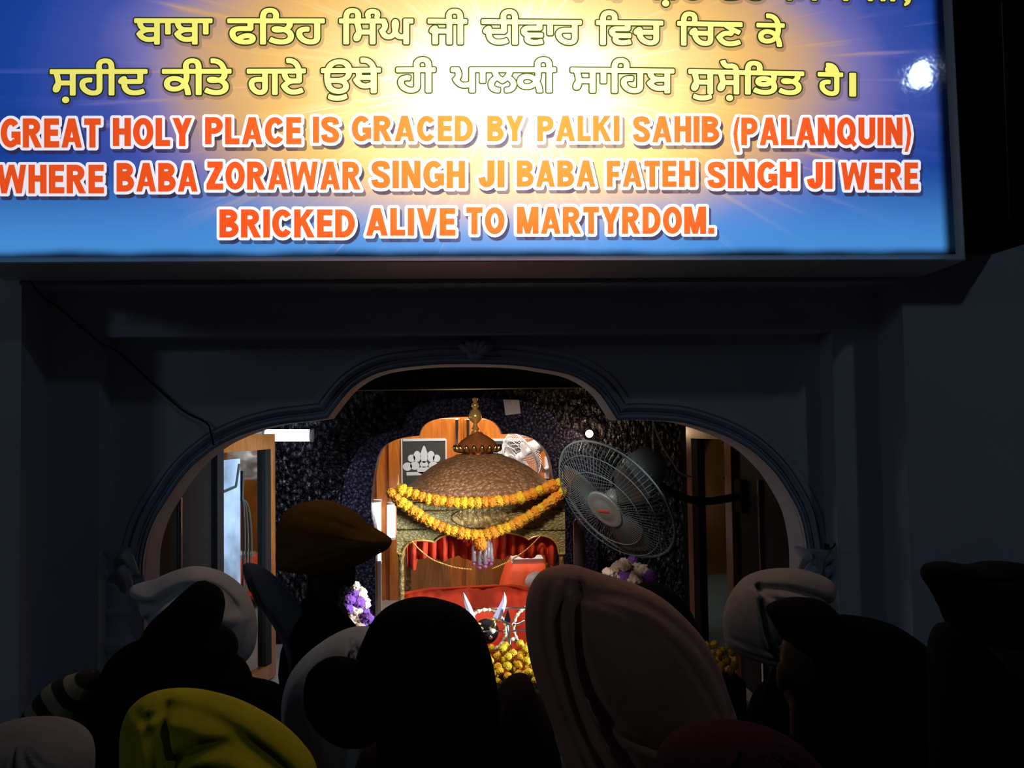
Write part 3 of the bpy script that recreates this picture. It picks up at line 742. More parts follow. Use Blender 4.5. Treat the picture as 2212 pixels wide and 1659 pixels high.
tube_light(806, 1085, 820, 1212, 3.5, 'upright glowing tube at the left doorway edge, partly behind the orange turban', .036)
tube_light(838, 1090, 852, 1160, 4.43, 'shorter upright glowing strip standing in for a lamp reflection just left of the golden canopy', .034)  # added glowing strip for the lamp reflection on the varnished wood
tube_light(574, 941, 670, 940, 2.95, 'horizontal glowing white tube light under the left arch lobe', .040)
bl = thing('bulb_lamp', W(1273, 937, YE-.09), 'small warm glowing bulb above the big grey fan', 'light'); bo = org(bl)
MB().ball(bo, .026, 16, 10).build('bulb', M['bulb_warm'], bl, True); MB().tube([bo+Vector((0, .02, 0)), bo+Vector((0, .085, 0))], .016, 12).build('socket', M['bright_gold'], bl)
light('bulb_light', 'POINT', bo+Vector((0, -.06, 0)), 1.6, (1, .66, .36), .03)
light('left_tube_light', 'AREA', W(622, 965, 2.9), 2.4, (.86, .92, 1), .30, .06, aim=W(640, 1300, 2.2))

# glazed wooden leaves standing ajar against both side walls (seen at a slant)
def leaf_panel(name, hinge, far, z0, z1, label, near, painted_reflection=False):
    hinge, far = Vector(hinge), Vector(far); L_ = (far-hinge).length; ux = (far-hinge)/L_; nx = Vector((-ux.y, ux.x))
    if nx.y > 0: nx = -nx
    t = thing(name, (*hinge, z0), label, 'door leaf')
    def sl(a, b_, za, zb, t0, t1, nm, mat):
        P = [hinge+ux*u+nx*h for h in (t0, t1) for u in (a, b_)]
        V_ = [Vector((p.x, p.y, z)) for z in (za, zb) for p in P]
        return MB().add(V_, [(0, 1, 3, 2), (4, 6, 7, 5), (0, 4, 5, 1), (2, 3, 7, 6), (0, 2, 6, 4), (1, 5, 7, 3)]).build(nm, mat, t)
    sw = .07
    sl(0, sw, z0, z1, -.02, .03, 'stile', near); sl(L_-sw, L_, z0, z1, -.02, .03, 'stile', M['teak_edge'])
    sl(sw, L_-sw, z1-.09, z1, -.02, .03, 'rail', M['teak_edge']); sl(sw, L_-sw, z0, z0+.09, -.02, .03, 'rail', M['teak_edge'])
    g = sl(sw, L_-sw, z0+.09, z1-.09, -.005, .01, 'glass', M['mirror'] if painted_reflection else M['mirror_tint'])
    sl(L_-sw-.075, L_-sw, z0+.09, z1-.09, .011, .035, 'black_edge', M['black_trim'])
    if painted_reflection:
        sl(sw, sw+.22, z0+.5, z1-.13, .0105, .0125, 'reflected_glow', M['reflection_band']); el = MB()  # pale band painted as the bright reflection in the glass
        def gp(u, z): q_ = hinge+ux*u+nx*.016; return (q_.x, q_.y, z)
        zz = z1-.62
        for f_ in (.25, .6, 1): el.tube(smoothpath([gp(sw+.24+f_*.11*math.sin(a_/10*PI)**.8, zz+.42*math.cos(a_/10*PI)*.62) for a_ in range(11)], 30), .004, 6)
        el.tube([gp(sw+.24, zz+.26), gp(sw+.25, zz+.42)], .006, 6); el.tube([gp(sw, z1-.30), gp(sw+.16, z1-.28), gp(sw+.20, z1-.16)], .008, 6)
        el.build('reflected_line', M['pane'], t)  # dark lines drawn as reflected dome outlines
    return t
leaf_panel('glazed_leaf', (X0+.005, 1.62), (X0+.17, 2.30), ZF+.01, W(500, 940, 1.9).z, 'tall glazed wooden leaf at the left side of the shrine, catching white reflections', M['black_trim'], True)
leaf_panel('glazed_leaf', (X1-.005, 1.86), (X1-.13, 2.36), ZF+.01, W(1560, 915, 2.0).z, 'tall glazed wooden leaf at the right side of the shrine, beyond the big grey fan', M['teak_edge'])
for px_, X, Yq, lab in ((408, X0, 1.05, 'thin warm metal strip upright on the dark left side wall'), (1633, X1, 1.45, 'thin pale metal strip upright on the dark right side wall')):
    s_ = 1 if X < 0 else -1
    tag(bevel(MB().slab((X+.003*s_, Yq-.012, .5), (X+.02*s_, Yq+.012, 1.62)).build('edge_strip', M['steel']), .002), lab, 'strip')

# stuck-on paper notice
nt_ = thing('paper_note', W(1106, 880, YE-.056), 'small pale paper note stuck on the embossed arch right of the finial', 'note')
cr = [W(x, y, YE-.058) for x, y in ((1087, 863), (1121, 864), (1125, 893), (1092, 897))]
MB().plate([Vector((p.x, YE-.058, p.z)) for p in cr], (0, .002, 0)).build('sheet', M['paper'], nt_)
MB().tube([W(1104, 866, YE-.062), W(1105, 873, YE-.062)], .006, 8).build('tape', M['white_plastic'], nt_)

# ---------------------------------------------------------------- palanquin
YF, YC, YBK = 1.90, 2.32, 2.72
pal = thing('palanquin', W(1038, 1345, YC), 'golden domed palanquin draped with marigold garlands in the lit shrine', 'palanquin')
# platform
pl0, pl1 = W(845, 1345, YF), W(1232, 1345, YF); zb_ = W(1038, 1345, YF).z
pal.location.z = ZF; ORG[pal.name] = Vector(pal.location)
bevel(MB().slab((pl0.x, YF-.02, ZF), (pl1.x, YBK, zb_)).build('base', M['gold_front'], pal), .015)
xl, xr = W(857, 1130, YF).x, W(1221, 1130, YF).x
zt, zl = W(1038, 1085, YF).z, W(1038, 1195, YF).z
for x in (xl+.022, xr-.022):
    for y in (YF+.022, YBK-.022):
        po = MB(); po.lathe((x, y, 0), [(.026, zb_), (.026, zb_+.05), (.017, zb_+.07), (.015, zl-.02), (.022, zl), (.022, zt)], 14); auto_smooth(po.build('post', M['gold'], pal))
# scalloped fascia boards
SCAL = [(857, 1195), (870, 1196), (874, 1184), (886, 1172), (905, 1167), (930, 1169), (938, 1172), (948, 1162), (975, 1153), (1010, 1151), (1038, 1153), (1070, 1149), (1105, 1152), (1132, 1159), (1142, 1166), (1152, 1160), (1172, 1157), (1192, 1164), (1204, 1178), (1207, 1196), (1221, 1196)]
scp = seg_smooth(SCAL, [0, 1, 6, 10, 14, 19, 20])
low = [W(p.x, p.y, YF) for p in scp]; low = [Vector((p.x, YF, p.z)) for p in low]
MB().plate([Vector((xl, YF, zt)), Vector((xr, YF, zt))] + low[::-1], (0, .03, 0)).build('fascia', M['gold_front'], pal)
for x in (xl, xr-.03): MB().slab((x, YF+.03, zl+.04), (x+.03, YBK, zt)).build('fascia', M['gold_front'], pal)
MB().slab((xl, YBK-.03, zl+.04), (xr, YBK, zt)).build('fascia', M['gold_front'], pal)
mo = MB()
for dz, o_, h_ in ((0, .010, .012), (.018, .018, .012), (.036, .026, .016)): mo.slab((xl-o_, YF-o_, zt-.01+dz), (xr+o_, YBK+o_, zt-.01+dz+h_))
mo.build('cornice', M['gold'], pal)
for y_ in (1103, 1144):
    pa_, pb_ = W(860, y_, YF), W(1218, y_, YF); MB().tube([Vector((xl+.003, YF-.003, pa_.z)), Vector((xr-.003, YF-.003, pb_.z))], .0045, 8).build('fascia_bead', M['gold'], pal, True)
ml = MB(); mp = [W(1038+62*math.cos(2*PI*k/28), 1119+22*math.sin(2*PI*k/28), YF-.008) for k in range(28)]
ml.plate([Vector((p.x, YF-.008, p.z)) for p in mp], (0, .012, 0)); bevel(ml.build('medallion', M['gold'], pal), .006)
# beaded lower edge of the fascia
be = MB(); be.tube([Vector((p.x, YF-.004, p.z)) for p in low], .006, 8); be.build('edge_bead', M['bright_gold'], pal, True)
# domed roof: square with rounded corners, then onion cap and finial
def prof_px(P, Y, cx): return [(abs(W(cx+hw, y, Y).x-W(cx, y, Y).x), W(cx, y, Y).z) for hw, y in P]
dc = W(1036, 1040, YC)
dome = MB(); dome.lathe((dc.x, YC, 0), [(.445, zt+.03)] + prof_px([(163, 1060), (157, 1052), (138, 1034), (106, 1009), (78, 994), (56, 986), (50, 982), (34, 980)], YC, 1036), 72, sq=4.5)
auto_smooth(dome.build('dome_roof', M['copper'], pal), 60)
cap = MB(); cap.lathe((dc.x-.01, YC, 0), prof_px([(30, 988), (36, 983), (34, 979), (40, 974), (46, 969), (49, 966), (44, 962), (36, 952), (26, 945), (14, 938), (9, 933)], YC, 1028), 40); auto_smooth(cap.build('onion_cap', M['dome_gold'], pal), 50)
lp = MB()
for k in range(18):
    a = 2*PI*k/18; c0 = Vector((dc.x-.01, YC, W(1028, 967, YC).z)); d_ = Vector((math.cos(a), math.sin(a), 0))
    lp.tube([c0+d_*.105+Vector((0, 0, -.022)), c0+d_*.132+Vector((0, 0, -.008)), c0+d_*.142+Vector((0, 0, .008)), c0+d_*.140+Vector((0, 0, .018))], [.012, .018, .012, .004], 8)
lp.build('lotus_collar', M['vase'], pal, True)
fi = MB(); fi.lathe((dc.x-.022, YC, 0), prof_px([(8, 938), (9, 934), (6, 930), (9, 927), (5, 921), (4, 916), (9, 911), (15, 903), (15, 897), (11, 888), (5, 883), (8, 878), (8, 873), (4, 869), (6, 864), (7, 861), (.5, 858)], YC, 1028), 24)
auto_smooth(fi.build('finial', M['bright_gold'], pal), 50)
for x, y, px_ in ((xl+.01, YF+.01, 858), (xr-.01, YF+.01, 1208)):
    zt_ = W(px_, 1024 if px_ < 1000 else 1018, YF).z
    MB().lathe((x, y, 0), [(.010, zt), (.013, zt+.03), (.009, zt+.06), (.002, zt_)], 10).build('corner_spike', M['bright_gold'], pal, True)
# gathered red valance under the roof
va = MB(); R0, R1, R2 = [], [], []
nz = 120
for k in range(nz+1):
    t = k/nz; x = xl+.05+(xr-xl-.10)*t; y = YF+.06+.016*math.sin(t*95)+.008*math.sin(t*41)
    R0.append((x, y, zt-.02)); R1.append((x, y+.006*math.sin(t*140), zl+.05)); R2.append((x, y+.012*math.sin(t*95+.6), zl-.035-.012*math.sin(t*33)-(.045 if t < .06 or t > .93 else 0)))
va.loft([R0, R1, R2], closed=False, cap=False); vo_ = va.build('valance', M['red_cloth'], pal, True, fix=False); vo_.modifiers.new('s', 'SOLIDIFY').thickness = .004
# bed, pad and draped red cover
bedz = W(1000, 1330, YF+.1).z
bevel(MB().slab((xl+.06, YF+.10, zb_), (xr-.06, YBK-.08, bedz-.02)).build('bed', M['teak_dark'], pal), .01)
cv = thing('draped_cover', (W(1000, 1300, YF).x, YF+.3, bedz), 'bright red cloth draped over the bed inside the golden palanquin', 'cloth')
ridge = smoothpath([W(868, 1286, YF+.30), W(900, 1279, YF+.34), W(945, 1275, YF+.36), W(1040, 1270, YF+.36), W(1095, 1268, YF+.36), W(1125, 1273, YF+.36), W(1160, 1283, YF+.34), W(1205, 1290, YF+.3)], 60)
rows = []
for k, (dy, dz) in enumerate(((.34, -.18), (.16, -.04), (.03, .006), (0, 0), (-.03, -.012), (-.12, -.085), (-.19, -.15), (-.225, -.19), (-.235, -.26))):
    rows.append([p+Vector((0, dy, dz))+Vector((0, .010*math.sin(i*.55+k)+.006*math.sin(i*1.7), .008*math.sin(i*.4+k*1.3)*(1 if k > 3 else .3))) for i, p in enumerate(ridge)])
c_ = MB(); c_.loft(rows, closed=False, cap=False); co_ = c_.build('cover', M['red_cloth'], cv, True, fix=False); co_.modifiers.new('s', 'SOLIDIFY').thickness = .006
MB().tube([p+Vector((0, -.006, .006)) for p in ridge], .010, 8).build('hem', M['orange_cloth'], cv, True)
tag(MB().ball(W(1160, 1257, YF+.45), (.075, .06, .062), 24, 14).build('bolster', M['white_plastic'], None, True), 'small white rounded bolster at the right end of the red cover', 'bolster')
# red cloth table and book in the room behind
tb = thing('draped_table', (W(1133, 1345, 3.95).x, 3.95, ZF), 'small table under an orange cloth seen through the palanquin', 'table')
q = [W(x, y, 3.75) for x, y in ((1106, 1219), (1178, 1219), (1192, 1272), (1074, 1272))]
tc_ = MB(); top = [Vector((q[0].x, 3.75, q[0].z)), Vector((q[1].x, 3.75, q[1].z)), Vector((q[1].x, 4.15, q[1].z)), Vector((q[0].x, 4.15, q[0].z))]
cx_, cy_ = (q[0].x+q[1].x)/2, 3.95; rr_ = []
for f_, z_ in ((0, q[0].z), (.12, q[0].z-.06), (.26, q[2].z), (.34, q[2].z-.12), (.38, ZF+.12)):
    ring = []
    for k in range(64):
        a = 2*PI*k/64; ca, sa = math.cos(a), math.sin(a); sq_ = 1/((abs(ca)**8+abs(sa)**8)**.125)
        e_ = 1+f_*2.3+f_*.16*math.sin(9*a)
        ring.append((cx_+(q[1].x-q[0].x)/2*sq_*ca*e_, cy_+.2*sq_*sa*e_, z_))
    rr_.append(ring)
tc_.loft(rr_); auto_smooth(tc_.build('tablecloth', M['orange_cloth'], tb), 50)
MB().slab((cx_-.1, cy_-.12, ZF), (cx_+.1, cy_+.12, ZF+.14)).build('foot', M['teak_dark'], tb)
bk = thing('book', (cx_+.02, 3.9, q[0].z+.002), 'pale closed book lying on the orange cloth table', 'book')
b0, b1 = W(1108, 1217, 3.78), W(1172, 1217, 3.78)
MB().slab((b0.x, 3.78, q[0].z+.006), (b1.x, 3.98, q[0].z+.030)).build('page_block', M['paper'], bk)
for z_ in (.002, .030): bevel(MB().slab((b0.x-.008, 3.775, q[0].z+z_), (b1.x+.008, 3.985, q[0].z+z_+.004)).build('cover', M['white_plastic'], bk), .001)
# bead strings and the crystal drop
def beads(label, pts, n):
    P = smoothpath([W(x, y, YF-.03) for x, y in pts], n); t = thing('bead_string', P[0], label, 'beads', 'bead strings under the canopy')
    MB().tube(P, .0022, 5).build('thread', M['bright_gold'], t)
    bb = MB()
    for p in P[1:-1]: bb.ball(p, .0052, 8, 6)
    o = bb.build('bead_run', M['bright_gold'], t, True); o['kind'] = 'stuff'
beads('gold bead string sagging from the left end of the golden canopy', [(888, 1167), (905, 1186), (930, 1206), (955, 1217), (985, 1226), (1020, 1230)], 44)
beads('gold bead string rising to the right end of the golden canopy', [(1062, 1229), (1090, 1217), (1115, 1203), (1142, 1183), (1168, 1157)], 36)
cd_ = thing('crystal_drop', W(1046, 1165, YF-.04), 'cluster of crystal bells with pink tips hanging from the canopy centre', 'ornament')
for k, (px_, y0_, L_) in enumerate(((1024, 1168, 52), (1036, 1174, 54), (1048, 1176, 50), (1060, 1170, 50), (1042, 1168, 46), (1054, 1164, 48))):
    dy = -.04-.012*(k % 3); a = W(px_, y0_, YF+dy); b = W(px_, y0_+L_, YF+dy)
    MB().tube([a+Vector((0, 0, .03)), a], .0025, 6).build('hanger', M['bright_gold'], cd_)
    MB().lathe((a.x, a.y, 0), [(.003, a.z), (.010, a.z-.012), (.014, a.z-.045), (.013, (a.z+b.z)/2), (.018, b.z+.02), (.0, b.z+.018)], 12).build('bell', M['crystal'], cd_, True)
    MB().ball((b.x, b.y, b.z+.006), (.014, .014, .012), 12, 8).build('pink_tip', M['crystal_pink'], cd_, True)

# marigolds
def marigold_mesh(seed, mat='marigold', r=.031):
    rnd = random.Random(seed); bm = bmesh.new(); bmesh.ops.create_icosphere(bm, subdivisions=4, radius=r)
    for v in bm.verts:
        n_ = v.co.normalized(); k = 1+.22*mnoise.noise(n_*4+Vector((seed, 0, 0)))+.30*mnoise.noise(n_*9+Vector((0, seed, 0)))
        v.co = Vector((n_.x, n_.y, n_.z*.86))*r*k
    me = bpy.data.meshes.new('marigold'); bm.to_mesh(me); bm.free(); me.shade_smooth(); me.materials.append(M[mat]); return me
MG = [marigold_mesh(k) for k in range(4)]; MY = [marigold_mesh(k+7, 'marigold_yellow') for k in range(4)]
def flower(loc, parent=None, sc=1, label=None, group=None):
    o = bpy.data.objects.new('marigold' if parent is None else 'marigold_head', random.choice(MG if parent else MY)); COL.objects.link(o)
    o.location = loc-org(parent); o.rotation_euler = (random.uniform(0, 6), random.uniform(0, 6), random.uniform(0, 6)); o.scale = [sc*random.uniform(.9, 1.1)]*3
    if parent: o.parent = parent
    else: tag(o, label, 'flower', group)
    return o
def garland(label, pts, n, pend=None):
    P = smoothpath([W(*p) for p in pts], n); g = thing('garland', P[0], label, 'garland', 'marigold garlands on the palanquin')
    for i, p in enumerate(P): flower(p, g, 1.0)
    MB().tube(P, .003, 5).build('string', M['cord'], g)
    if pend: flower(W(*pend), g, 1.12)
YG = YF-.055
garland('upper marigold garland lying along the foot of the golden dome', [(868, 1058, YG), (895, 1067, YG-.01), (925, 1077, YG-.01), (970, 1084, YG-.01), (1020, 1086, YG-.01), (1065, 1083, YG-.01), (1110, 1078, YG-.01), (1150, 1067, YG-.01), (1185, 1052, YG-.01), (1208, 1045, YG)], 24)
garland('lower marigold garland swagging deep across the front of the canopy', [(846, 1066, YG), (868, 1086, YG-.01), (900, 1109, YG-.012), (940, 1133, YG-.012), (985, 1149, YG-.012), (1035, 1156, YG-.012), (1075, 1147, YG-.012), (1115, 1131, YG-.012), (1155, 1108, YG-.012), (1190, 1084, YG-.01), (1214, 1062, YG)], 30, (1038, 1176, YG-.03))

# ---------------------------------------------------------------- offerings in front of the palanquin
YA = 1.45
st = thing('weapon_stand', (W(1090, 1410, YA).x, YA+.1, ZF), 'low red covered stand with thin rails holding steel weapons', 'stand')
z0_ = W(1080, 1420, YA).z
bevel(MB().slab((W(960, 1400, YA).x, YA+.05, ZF), (W(1240, 1400, YA).x, YA+.3, z0_)).build('base', M['red_cloth'], st), .01)
MB().slab((W(960, 1400, YA).x, YA+.25, z0_), (W(1240, 1400, YA).x, YA+.30, W(1080, 1318, YA+.25).z)).build('back_board', M['red_cloth'], st)
for y_ in (1314, 1363, 1408): MB().tube([W(955, y_+3, YA+.02), W(1235, y_-3, YA+.02)], .005, 8).build('rail', M['steel'], st, True)
for x_ in (962, 1228): MB().tube([Vector((W(x_, 1400, YA).x, YA+.03, ZF)), W(x_, 1310, YA+.03)], .008, 8).build('upright', M['steel'], st, True)
def sword(label, pts, ws, hilt):
    P = smoothpath([W(x, y, YA-.03) for x, y in pts], 16); t = thing('sword', P[0], label, 'sword', 'swords on the stand')
    R = []
    for i, p in enumerate(P):
        k = i/15; w_ = (ws*(1-k**3)+.0015); tg = (P[min(i+1, 15)]-P[max(i-1, 0)]).normalized(); sd = Vector((tg.z, 0, -tg.x))
        R.append([p-sd*w_, p+Vector((0, -.004, 0)), p+sd*w_, p+Vector((0, .004, 0))])
    MB().loft(R).build('blade', M['blade_steel'], t)
    h0, h1_ = P[0], W(*hilt, YA-.03); ax = (h1_-h0).normalized()
    MB().tube([h0, h0.lerp(h1_, .5), h1_], [.010, .013, .009], 10).build('grip', M['vase'], t, True)
    MB().tube([h0+Vector((-.04, 0, .01)), h0, h0+Vector((.04, 0, -.008))], [.005, .008, .005], 8).build('guard', M['bright_gold'], t, True)
    MB().ball(h1_, .016, 12, 8).build('pommel', M['ivory'], t, True)
sword('curved bright blade leaning left beside the dark domed turban', [(1022, 1345), (1014, 1318), (1006, 1296), (1001, 1280)], .016, (1030, 1372))
sword('curved bright blade leaning right with a pale jewelled hilt', [(1070, 1340), (1082, 1318), (1089, 1298), (1089, 1280)], .018, (1064, 1362))
def steel_ring(label, cx, cy, rx, ry, Y, a0=0, a1=360):
    P = [W(cx+rx*math.cos(math.radians(a)), cy-ry*math.sin(math.radians(a)), Y) for a in range(a0, a1, 8)]
    t = thing('beaded_ring', W(cx, cy, Y), label, 'ring', 'beaded rings on the stand')
    MB().tube(P, .007, 8, closed=True).build('hoop', M['ivory'], t, True)
    bb = MB()
    for p in P[::2]: bb.ball(p, .0105, 8, 6)
    o = bb.build('bead_run', M['ivory'], t, True); o['kind'] = 'stuff'
steel_ring('pale beaded ring standing left of the upright steel spear', 1050, 1362, 43, 45, YA-.005)
steel_ring('dull beaded ring half hidden behind the brown turban', 1152, 1355, 42, 46, YA+.06)
sh_ = thing('shield', W(1050, 1364, YA+.10), 'small dark round shield with bosses inside the pale beaded ring', 'shield')
so = org(sh_); RX = Matrix.Rotation(PI/2, 3, 'X')
MB().lathe(so, [(.0, .035), (.02, .033), (.045, .020), (.062, .004), (.066, 0), (.0, -.004)], 32, RX).build('disc', M['dark_wall'], sh_, True)
for k in range(4): MB().ball(so+Vector((.032*math.cos(PI/4+k*PI/2), -.030, .032*math.sin(PI/4+k*PI/2))), .013, 10, 6).build('boss', M['steel'], sh_, True)
spr = thing('spear', W(1104, 1408, YA-.05), 'upright steel spear with a leaf head in front of the stand', 'spear')
a, b = W(1103, 1410, YA-.05), W(1097, 1350, YA-.05)
MB().tube([Vector((a.x, a.y, ZF)), a, b], .008, 10).build('shaft', M['steel'], spr, True)
hp_ = [W(x, y, YA-.05) for x, y in ((1097, 1316), (1103, 1338), (1100, 1350), (1094, 1350), (1089, 1338))]
MB().plate([Vector((p.x, YA-.054, p.z)) for p in hp_], (0, .008, 0)).build('head', M['steel'], spr)
MB().tube(smoothpath([W(x, y, YA-.055) for x, y in ((1082, 1336), (1090, 1344), (1097, 1346), (1106, 1352), (1114, 1346))], 12), .006, 8).build('cross_guard', M['steel'], spr, True)
for i, (x, y, lab) in enumerate(((1118, 1384, 'short curved dagger lying level right of the spear'), (1120, 1346, 'short bright dagger crossing the dull beaded ring'))):
    t = thing('dagger', W(x, y, YA-.035), lab, 'dagger'); P = smoothpath([W(x-10, y-3+6*i, YA-.035), W(x, y+2, YA-.035), W(x+14, y-3-4*i, YA-.035)], 9)
    MB().tube(P, [.004, .007, .008, .008, .007, .006, .005, .003, .001], 8).build('blade', M['steel'], t, True); MB().ball(P[0], .011, 10, 6).build('pommel', M['ivory'], t, True)
# marigold heaps on a low ledge
led = bevel(MB().slab((W(985, 1500, 1.2).x, 1.05, ZF), (W(1262, 1500, 1.2).x, 1.38, W(1110, 1476, 1.2).z)).build('offering_ledge', M['dark_wall']), .01)
tag(led, 'low dark ledge under the heap of marigolds before the palanquin', 'ledge')
zl_ = W(1110, 1470, 1.2).z; hx0, hx1 = W(1068, 1440, 1.2).x, W(1180, 1440, 1.2).x
def heap(x0_, x1_, y0_, y1_, z0_, hgt, n_, gap=.043):
    P = []; tries = 0
    while len(P) < n_ and tries < 6000:
        tries += 1; fy = random.random(); q_ = Vector((random.uniform(x0_, x1_), lerp(y0_, y1_, fy), z0_+hgt*fy*random.random()))
        if all((q_-p).length > gap for p in P): P.append(q_)
    return P
for p in heap(hx0-.04, hx1+.02, 1.08, 1.36, zl_+.022, .13, 170):
    flower(p, None, .62, 'marigold head in the loose heap between the dark domed turban and the brown turban', 'loose marigolds on the ledge')
led2 = bevel(MB().slab((W(1520, 1500, 1.3).x, 1.2, ZF), (W(1600, 1500, 1.3).x, 1.4, W(1550, 1462, 1.3).z)).build('offering_ledge', M['dark_wall']), .01)  # ledge and flowers added where the right glass would mirror marigolds
tag(led2, 'narrow added ledge of marigolds standing in for a reflection in the right mirror, behind the brown turban', 'ledge')
zl_ = W(1550, 1456, 1.3).z
for p in heap(W(1528, 1450, 1.3).x, W(1588, 1450, 1.3).x, 1.22, 1.38, zl_+.028, .11, 22):
    flower(p, None, .62, 'marigold head standing in for a mirror reflection right of the brown turban', 'added marigolds for the right mirror reflection')

def bouquet(label, cx, cy, Y, spots, vase_y, cols):
    t = thing('flower_bouquet', W(cx, vase_y, Y), label, 'bouquet'); zc = W(cx, cy, Y)
    for i, (dx, dy, r) in enumerate(spots):
        p = W(cx+dx, cy+dy, Y-.02+.03*((i*7) % 3-1)); m_ = bpy.data.meshes.new('blossom')
        bm = bmesh.new(); bmesh.ops.create_icosphere(bm, subdivisions=4, radius=r*1.12*(Y+3.2)/F)
        for v in bm.verts: n0 = v.co.normalized(); v.co *= 1+.30*mnoise.noise(n0*2.6+Vector((i, 0, 0)))+.34*abs(mnoise.noise(n0*5+Vector((0, i, 0))))
        bm.to_mesh(m_); bm.free(); m_.shade_smooth(); m_.materials.append(M[cols[i % len(cols)]])
        o = bpy.data.objects.new('blossom', m_); COL.objects.link(o); o.parent = t; o.location = p-org(t)
    b = W(cx, vase_y, Y)
    MB().lathe((b.x, Y, 0), [(.03, ZF), (.035, ZF+.02), (.02, ZF+.06), (.045, (ZF+b.z)/2), (.055, b.z-.08), (.035, b.z-.02), (.045, b.z), (.0, b.z-.01)], 24).build('vase', M['vase'], t, True)
    st_ = MB(); [st_.tube([Vector((b.x, Y, b.z-.03)), W(cx+dx*.8, cy+dy, Y)], .003, 5) for dx, dy, r in spots[::2]]; st_.build('stems', M['leaf'], t)['kind'] = 'stuff'
bouquet('bouquet of pale pink round blossoms under the big grey fan', 1357, 1242, 2.1, [(-42, -2, 11), (-30, 12, 12), (-24, -14, 11), (-8, -22, 11), (-6, 2, 14), (12, -16, 12), (14, 8, 13), (32, -8, 12), (34, 14, 12), (46, 2, 11), (2, 22, 12), (-16, 28, 12), (24, 30, 11), (44, 28, 10), (10, -32, 9), (-34, 28, 8)], 1300, ['cream', 'cream', 'cream', 'cream', 'violet'])
bouquet('bouquet of cream and violet flowers between the orange turban and the bright doorway', 768, 1310, 1.5, [(0, -44, 8), (-4, -30, 9), (12, -26, 11), (-12, -14, 9), (6, -8, 11), (20, -6, 10), (-18, 4, 10), (0, 10, 12), (18, 14, 11), (28, 26, 9), (-8, 26, 13), (12, 32, 12), (-26, 34, 10), (-36, 46, 9), (-14, 46, 12), (10, 50, 11)], 1385, ['cream', 'violet', 'cream', 'violet', 'violet'])

# ---------------------------------------------------------------- fans
def fan(name, c, nrm, R, label, dirn, mats, blades=3, wires=84, bracket=None, side=True):
    t = thing(name, c, label, 'fan', 'wall fans'); z = Vector(nrm).normalized(); x = z.cross(Vector((0, 0, 1))).normalized(); y = x.cross(z) * 1
    Rm = Matrix((x, y, z)).transposed()
    def L(a, r, h): return Vector(c)+Rm @ Vector((r*math.cos(a), r*math.sin(a), h))
    def ringp(r, h, n_=64): return [L(2*PI*k/n_, r, h) for k in range(n_)]
    fr = MB()
    for k in range(wires):
        a = 2*PI*k/wires; fr.tube([L(a, R*.30, .085), L(a+.04, R*.62, .078), L(a+.08, R*.92, .045), L(a+.085, R, .0)], .0013, 4)
    for r, h in ((R*.62, .079), (R*.86, .058)): fr.tube(ringp(r, h), .002, 5, closed=True)
    fr.build('front_grille', mats[0], t)
    rr = MB()
    for k in range(wires//2):
        a = 2*PI*k/(wires//2); rr.tube([L(a, R*.25, -.10), L(a, R*.75, -.085), L(a, R*.97, -.03), L(a, R, .0)], .0016, 4)
    rr.build('rear_grille', mats[0], t)
    MB().tube(ringp(R, 0), .006, 8, closed=True).build('rim', mats[1], t, True)
    bdg = MB(); bdg.lathe(c, [(.0, .098), (R*.16, .097), (R*.20, .092), (R*.22, .094), (R*.29, .090), (R*.31, .080), (.0, .078)], 40, Rm); auto_smooth(bdg.build('centre_badge', mats[1], t), 40)
    MB().box(Vector(c)+z*.099, (R*.20, R*.035, .002), Rm).build('badge_print', M['red_print'], t)
    for k in range(blades):
        a0 = 2*PI*k/blades+.5; Rw = []
        for i in range(9):
            u = i/8; r = R*(.16+.70*u); wd_ = .34+.36*math.sin(PI*min(1, .25+.65*u))
            Rw.append([L(a0+wd_*(q-.5)*1.5, r, .02+.045*(q-.5)*(1-.4*u)) for q in [j/6 for j in range(7)]])
        mb = MB(); mb.loft(Rw, closed=False, cap=False); o = mb.build('fan_blade', mats[2], t, True, fix=False); o.modifiers.new('s', 'SOLIDIFY').thickness = .003
    MB().lathe(c, [(.0, .05), (R*.12, .045), (R*.16, .02), (R*.16, -.02), (.0, -.03)], 24, Rm).build('hub', mats[1], t, True)
    mo = MB(); mo.lathe(c, [(.0, -1.02*R), (R*.20, -1.0*R), (R*.29, -.90*R), (R*.33, -.62*R), (R*.28, -.50*R), (R*.13, -.46*R), (R*.13, -.18*R), (.0, -.17*R)], 32, Rm); auto_smooth(mo.build('motor_housing', mats[1], t), 40)
    if bracket is not None:
        m0 = Vector(c)-z*(.74*R); P = smoothpath([m0+Vector((0, 0, -.05)), m0.lerp(Vector(bracket), .5)+Vector((0, 0, -.10)), Vector(bracket)], 14)
        MB().tube(P, .022, 10).build('arm', mats[3], t, True)
        sx = -1 if bracket[0] > c[0] else 1
        MB().slab((bracket[0]-.0, bracket[1]-.06, bracket[2]-.09), (bracket[0]+sx*.03, bracket[1]+.06, bracket[2]+.09)).build('wall_plate', mats[3], t)
    return t
fc = W(1328, 1080, 1.55)
fan('wall_fan', fc, (-.70, -.47, -.54), .375, 'big grey caged fan tilted down at the right of the golden palanquin', 1, (M['wire_grey'], M['grey_plastic'], M['blade'], M['black_trim']), bracket=(X1-.001, 1.75, W(1460, 1075, 1.7).z))
f2 = W(1126, 985, 4.05)
fan('wall_fan', f2, (-.80, -.42, -.42), .20, 'small white fan behind the right slope of the golden dome', 1, (M['white_plastic'],)*4, wires=60, bracket=(W(1185, 1010, YW-.05).x, YW-.045, W(1185, 1010, YW-.05).z))
